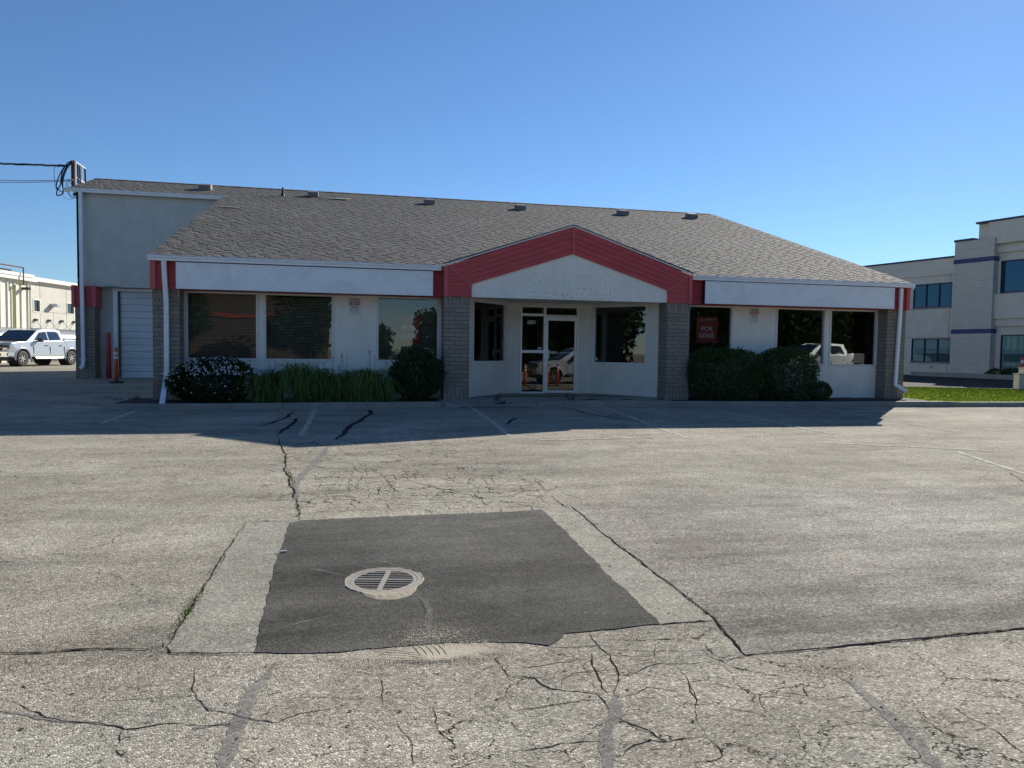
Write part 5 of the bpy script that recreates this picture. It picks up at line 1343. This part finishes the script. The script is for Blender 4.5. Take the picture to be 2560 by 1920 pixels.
u0 = 36.5; p0 = bsz(39, 815, OFM+.12); mb = MB(); sp_ = p0[0]; q = bsz(46, 700, OFM+.12)
base_ = PM0+nB*.14
mb.tube([base_+dB*sp_+up*0, base_+dB*sp_+up*(zm-.35), base_+dB*(q[0])+up*(zm-.3), base_+dB*q[0]+nB*.3+up*(zm-.3)], .04, 8); PMT(mb.build('gas_pipe', M['yellow'])); mb = MB(); mb.tube([base_+dB*q[0]+nB*.3+up*(zm-.3), base_+dB*q[0]+nB*.3+up*(zm+.75), base_+dB*(q[0]-9)+nB*.3+up*(zm+.72)], .04, 8); PMT(mb.build('roof_pipe', M['rust']))
p = at_plane(63, 721.5, PM0+nB*.2, nB); mb = MB(); mb.obox(p, dB, nB, up, -.12, -.2, -.08, .12, .3, .08); PMT(mb.build('floodlight', M['black_plastic'], bevel=.02))

# ------------------------------------------------------------------ pickup truck
def mkwheel(T, x, y, side):
    mb = MB(); prof = [(.20, -.12), (.33, -.135), (.385, -.12), (.405, -.06), (.405, .06), (.385, .12), (.33, .135), (.20, .12)]
    n = 32; b0 = len(mb.v)
    for k in range(n):
        t = 2*math.pi*k/n
        for r, yy in prof: mb.v.append(Vector((x+r*math.cos(t), y+yy, .405+r*math.sin(t))))
    L = len(prof)
    for k in range(n):
        for j in range(L-1): mb.f.append((b0+k*L+j, b0+((k+1) % n)*L+j, b0+((k+1) % n)*L+j+1, b0+k*L+j+1))
    W_ = mb.build('wheel', M['rubber'], T, True)
    mb = MB(); yf = y+side*.10
    mb.tube([(x, y+side*.02, .405), (x, y+side*.03, .405)], .25, 28)
    W2 = mb.build('brake_disc', M['darker'], W_)
    mb = MB()
    for k in range(28):
        t = 2*math.pi*k/28; c_, s_ = math.cos(t), math.sin(t)
        for r, yy in ((.235, .11), (.262, .125), (.268, .10), (.24, .04)): mb.v.append(Vector((x+r*c_, y+side*yy, .405+r*s_)))
    for k in range(28):
        for j in range(3): mb.f.append((k*4+j, ((k+1) % 28)*4+j, ((k+1) % 28)*4+j+1, k*4+j+1))
    for k in range(6):
        t = 2*math.pi*k/6+.3; d = Vector((math.cos(t), 0, math.sin(t))); q = Vector((-d.z, 0, d.x)); c_ = Vector((x, y+side*.085, .405))
        mb.prism([c_+d*.04-q*.035, c_+d*.245-q*.05, c_+d*.245+q*.012, c_+d*.04+q*.035], (0, side*.03, 0))
    mb.tube([(x, y+side*.07, .405), (x, y+side*.13, .405)], .055, 16)
    mb.build('rim', M['chrome'], W_, False)
def mktruck(label, loc, rz, group):
    T = thing('pickup_truck', label, 'pickup truck', loc, rz, group)
    HW = .985; RW_ = -3.68
    def arch(cx_, r, n=14): return [(cx_+r*math.cos(math.pi*k/n), .42+r*math.sin(math.pi*k/n)) for k in range(n+1)]
    prof = [(.86, .50), (.90, .75), (.90, .98), (.84, 1.10), (.70, 1.19), (.2, 1.255), (-.55, 1.30), (-1.0, 1.315), (-3.12, 1.33), (-3.16, 1.41), (-4.90, 1.42), (-4.96, 1.38), (-4.97, .62), (-4.85, .55), (-4.20, .55)]
    prof += [(p_[0], p_[1]) for p_ in reversed(arch(RW_, .50))][::1]
    prof += [(-3.1, .50), (-.62, .50)] + list(reversed(arch(0, .50)))[:] + [(.6, .50)]
    pp_ = []
    for p_ in prof:
        if not pp_ or (abs(pp_[-1][0]-p_[0])+abs(pp_[-1][1]-p_[1])) > .01: pp_.append(p_)
    bm = bmesh.new(); va = [bm.verts.new((x, -HW, z)) for x, z in pp_]; f_ = bm.faces.new(va)
    r = bmesh.ops.extrude_face_region(bm, geom=[f_]); vs = [v for v in r['geom'] if isinstance(v, bmesh.types.BMVert)]
    bmesh.ops.translate(bm, verts=vs, vec=(0, 2*HW, 0))
    bmesh.ops.triangulate(bm, faces=[f for f in bm.faces if len(f.verts) > 6])
    for v in bm.verts:
        if v.co.z > 1.0: v.co.y *= .955
        if v.co.x > .7: v.co.y *= .93
    bmesh.ops.recalc_face_normals(bm, faces=bm.faces); me = bpy.data.meshes.new('body'); bm.to_mesh(me); bm.free(); me.materials.append(M['car'])
    o = bpy.data.objects.new('body', me); COL.objects.link(o); o.parent = T
    md = o.modifiers.new('bv', 'BEVEL'); md.width = .035; md.segments = 3; md.limit_method = 'ANGLE'; md.angle_limit = R_(35)
    body = o
    # bed cavity
    mb = MB(); mb.box(-4.80, -.78, 1.30, -3.28, .78, 1.424); mb.build('bed_liner', M['black_plastic'], body)
    # greenhouse
    yb_, yt_ = .90, .76
    G0 = [(-.42, 1.29), (-1.30, 1.84), (-1.75, 1.935), (-2.6, 1.94), (-2.98, 1.88), (-3.16, 1.33)]
    def yw(z): return yb_+(yt_-yb_)*(z-1.3)/.64
    mb = MB(); n = len(G0)
    for sgn in (-1, 1):
        for x, z in G0: mb.v.append(Vector((x, sgn*yw(z), z)))
    mb.f.append(tuple(range(n))); mb.f.append(tuple(range(2*n-1, n-1, -1)))
    for i in range(n): mb.f.append((i, (i+1) % n, n+(i+1) % n, n+i))
    cb = mb.build('cab', M['car'], T, bevel=.03)
    for sgn in (-1, 1):
        def sp_(x, z, o_=.012): return Vector((x, sgn*(yw(z)+o_), z))
        for poly in ([(-.93, 1.37), (-1.38, 1.76), (-1.88, 1.82), (-1.95, 1.36)], [(-2.04, 1.36), (-1.98, 1.82), (-2.62, 1.825), (-2.80, 1.76), (-2.93, 1.40)]):
            mb = MB(); mb.prism([sp_(x, z) for x, z in poly], (0, -sgn*.03, 0)); mb.build('side_window', M['glass_car'], cb)
        # door lines, handles, trim
        for x in (-.78, -2.0, -3.1):
            mb = MB(); mb.box(x-.006, sgn*(HW*.955 if 0 else HW)-.02 if sgn > 0 else -HW-.003, .62, x+.006, HW+.003 if sgn > 0 else -HW+.02, 1.02); mb.build('door_gap', M['black_plastic'], body)
        for x in (-1.72, -2.82):
            mb = MB(); mb.box(x-.11, min(sgn*.94, sgn*.99), 1.06, x+.11, max(sgn*.94, sgn*.99), 1.10); mb.build('door_handle', M['black_plastic'], body, bevel=.008)
        mb = MB(); mb.box(-1.18, min(sgn*1.0, sgn*1.24), 1.27, -1.00, max(sgn*1.0, sgn*1.24), 1.46); mb.box(-1.12, min(sgn*.86, sgn*1.02), 1.28, -1.04, max(sgn*.86, sgn*1.02), 1.34); mb.build('mirror', M['black_plastic'], T, bevel=.03)
        mb = MB(); mb.tube([(-.85, sgn*1.0, .42), (-2.95, sgn*1.0, .42)], .055, 10); mb.build('step_bar', M['chrome'], T)
        mb = MB(); mb.box(-3.05, min(sgn*.9, sgn*.987+sgn*.004), .50, -.7, max(sgn*.9, sgn*.991), .60); mb.build('rocker_trim', M['chrome'], body)
        # arch lips and dark wells
        for cx_ in (0, RW_):
            mb = MB(); pts = [(cx_+.525*math.cos(math.pi*k/20), sgn*.985, .42+.525*math.sin(math.pi*k/20)) for k in range(-1, 22)]; mb.tube(pts, .035, 8); mb.build('arch_lip', M['car'], body, True)
            mb = MB(); mb.tube([(cx_, sgn*.55, .45), (cx_, sgn*.75, .45)], .52, 24); mb.build('wheel_well', M['darker'], body)
            mkwheel(T, cx_, sgn*.86, sgn)
        mb = MB(); mb.box(.60, min(sgn*.60, sgn*.93), .86, .905, max(sgn*.60, sgn*.93), 1.08); hl = mb.build('headlight', M['black_plastic'], T, bevel=.03)
        mb = MB(); mb.box(.88, min(sgn*.66, sgn*.88), .90, .915, max(sgn*.66, sgn*.88), .94); mb.build('lens', M['chrome'], hl)
        mb = MB(); mb.box(-4.99, min(sgn*.80, sgn*.955), .95, -4.9, max(sgn*.80, sgn*.955), 1.30); mb.build('tail_light', M['red_ink'], T)
    mb = MB(); mb.prism([(-.44, -yw(1.33)+.07, 1.34), (-.44, yw(1.33)-.07, 1.34), (-1.26, yw(1.83)-.06, 1.85), (-1.26, -yw(1.83)+.06, 1.85)], (-.02, 0, -.012)); ws = mb.build('windshield', M['glass_car'], cb)
    for v in ws.data.vertices: v.co += Vector((.03, 0, .028))
    mb = MB(); mb.prism([(-3.02, -.66, 1.82), (-3.02, .66, 1.82), (-3.165, .72, 1.42), (-3.165, -.72, 1.42)], (.03, 0, 0)); rw = mb.build('rear_window', M['glass_car'], cb)
    for v in rw.data.vertices: v.co.x -= .03
    mb = MB(); mb.box(.80, -.60, .80, .925, .60, 1.10); gl = mb.build('grille', M['black_plastic'], T, bevel=.02)
    mb = MB(); mb.box(.92, -.60, .935, .935, .60, .965); mb.build('grille_bar', M['galv'], gl)
    mb = MB(); mb.box(.55, -.96, .50, 1.0, .96, .74); mb.build('front_bumper', M['chrome'], T, bevel=.05)
    mb = MB(); mb.box(.9, -.62, .55, 1.012, .62, .66); mb.build('bumper_inset', M['black_plastic'], T)
    mb = MB(); mb.box(.4, -.8, .30, .93, .8, .49); mb.build('air_dam', M['black_plastic'], T)
    mb = MB(); mb.box(-5.10, -.93, .50, -4.94, .93, .70); mb.build('rear_bumper', M['chrome'], T, bevel=.04)
    mb = MB(); mb.box(-4.6, -.6, .38, .3, .6, .52); mb.build('chassis', M['darker'], T)
    return T
cw = Vector((-6.6, 23.3)); hd = math.atan2(-math.cos(R_(15.5)), -math.sin(R_(15.5)))
lx = Vector((math.cos(hd), math.sin(hd))); ly = Vector((-lx.y, lx.x)); org = cw-ly*.90
TR = mktruck('silver crew cab pickup truck parked in the sun at the far left', (org.x, org.y, G(org.x, org.y)), hd, 'pickup trucks')

# ------------------------------------------------------------------ across the lot: things mirrored in the windows
for (x, y, rz, lab) in ((39.5, -17.5, R_(150), 'silver pickup truck parked across the lot, mirrored in the rightmost window'), (33.5, -16.8, R_(172), 'silver pickup truck parked across the lot, mirrored second from the right'), (14.2, -27, R_(80), 'silver pickup truck parked across the lot, mirrored in the lease poster window'), (20.0, -15.6, R_(178), 'silver pickup truck mirrored in the entrance door')):
    c_ = copy_tree(TR); c_.location = (x, y, G(x, y)); c_.rotation_euler = (0, 0, rz); c_['label'] = lab
def tree(label, x, y, h, cr, nleaf=3600):
    s = thing('broadleaf_tree', label, 'tree', (x, y, G(x, y)), random.uniform(0, 6), 'trees across the lot'); mb = MB()
    mb.tube([(0, 0, -.2), (.1, 0, h*.25), (.05, .1, h*.5), (0, 0, h*.85)], [.22, .17, .12, .04], 10)
    lobes = []
    for k in range(20):
        d = rnd3(); c_ = Vector((d.x*cr*.66, d.y*cr*.66, h*.52+d.z*h*.36)); lobes.append((c_, cr*random.uniform(.3, .5))); mb.tube([(.05, .05, h*random.uniform(.15, .5)), c_*.6+Vector((0, 0, h*.2)), c_], [.07, .045, .02], 6)
    mb.build('trunk', M['bark'], s); mb = MB()
    for _ in range(nleaf):
        c_, r = random.choice(lobes); d = rnd3(); p_ = c_+d*r*random.uniform(.5, 1.05)
        if p_.z < .1: p_.z = random.uniform(.1, .8)
        leafquad(mb, p_, rnd3(), rnd3(), random.uniform(.35, .65), random.uniform(.25, .42))
    mb.build('crown', M['leaf_tree'], s)
tl = [('bushy tree across the lot at the far left, mirrored beside the brown shop', -9, -36, 8, 4.6), ('tree across the lot before the left half of the brown shop', -3.4, -38, 7.5, 2.6), ('tree across the lot before the right half of the brown shop', 5.6, -40, 8.5, 2.8),
      ('small distant tree mirrored left of the lease poster', 11.5, -62, 4.4, 2.4), ('small distant tree mirrored right of the lease poster', 18.6, -60, 6, 3), ('tree across the lot mirrored high in the entrance door', 26.5, -42, 9, 4.6),
      ('tree across the lot mirrored by the right entrance window', 33, -44, 10, 5), ('tree across the lot mirrored in the window right of the portal', 40, -42, 10, 4.8), ('large tree across the lot behind the parked pickup', 47, -41, 10, 5),
      ('large tree between two others at the right end across the lot', 53.5, -42, 11, 5), ('second tree from the right end across the lot', 60, -40, 11, 5), ('rightmost tree across the lot', 67, -40, 10, 5.5)]
for lab, x, y, h, cr in tl: tree(lab, x, y, h, cr)
tree('tree left of the lot, mirrored in the window right of the door', -24, -9.5, 8.5, 4.0)
for lab, x0_ in (('added leafy mass across the lot that darkens the window reflections, left part', 29), ('added leafy mass across the lot that darkens the window reflections, middle part', 43.5), ('added leafy mass across the lot that darkens the window reflections, right part', 58)):
    bush('added_hedge', lab, 'added_hedge', (x0_, -38), 7.5, 1.0, 5.8, 12000, .55, .36, M['leaf_tree'], 1.2, lobe=.4, z0=-.55, group='added foliage that darkens reflections', twigs=6)  # added out of view to darken the window reflections
s = thing('brown_shop', 'plain brown shop across the lot with an orange red stripe, mirrored in the left windows', 'building', (-2, -48, -.5))
mb = MB(); mb.box(-9, -8, 0, 9.2, 0, 7.5); mb.build('wall', M['brown_wall'], s); mb = MB(); mb.box(-2.6, 0, 4.3, 6.2, .12, 4.65); mb.build('stripe', simple('dull_orange', (.26, .035, .015)), s); mb = MB(); mb.box(-9.1, -8.1, 7.5, 9.3, .1, 7.8); mb.build('roof_edge', M['concrete'], s)
for k, (x, lab) in enumerate(((17.9, 'orange delineator post mirrored left in the door glass'), (19.1, 'orange delineator post mirrored centrally in the door glass'), (19.6, 'orange delineator post mirrored right in the door glass'))):
    src = [o for o in COL.objects if o.name == 'delineator_post'][0]; c_ = copy_tree(src); c_.location = (x, -12.0-k*.15, G(x, -12)); c_['label'] = lab; c_['group'] = 'delineator posts across the lot'

for nm in ('front_wall', 'side_wall', 'entrance_wall', 'red_siding', 'corner_trim', 'soldier_course', 'portal_siding', 'portal_trim', 'portal_return', 'drip_edge', 'interior_wall', 'rake_board', 'corner_siding', 'portal_roof', 'entrance_frame', 'security_camera', 'parapet_band', 'coping', 'panel_joint', 'roof_edge', 'mirror', 'anchor'):
    for o in [o for o in bpy.data.objects if o.type == 'MESH' and o.name.split('.')[0] == nm]: explode(o)
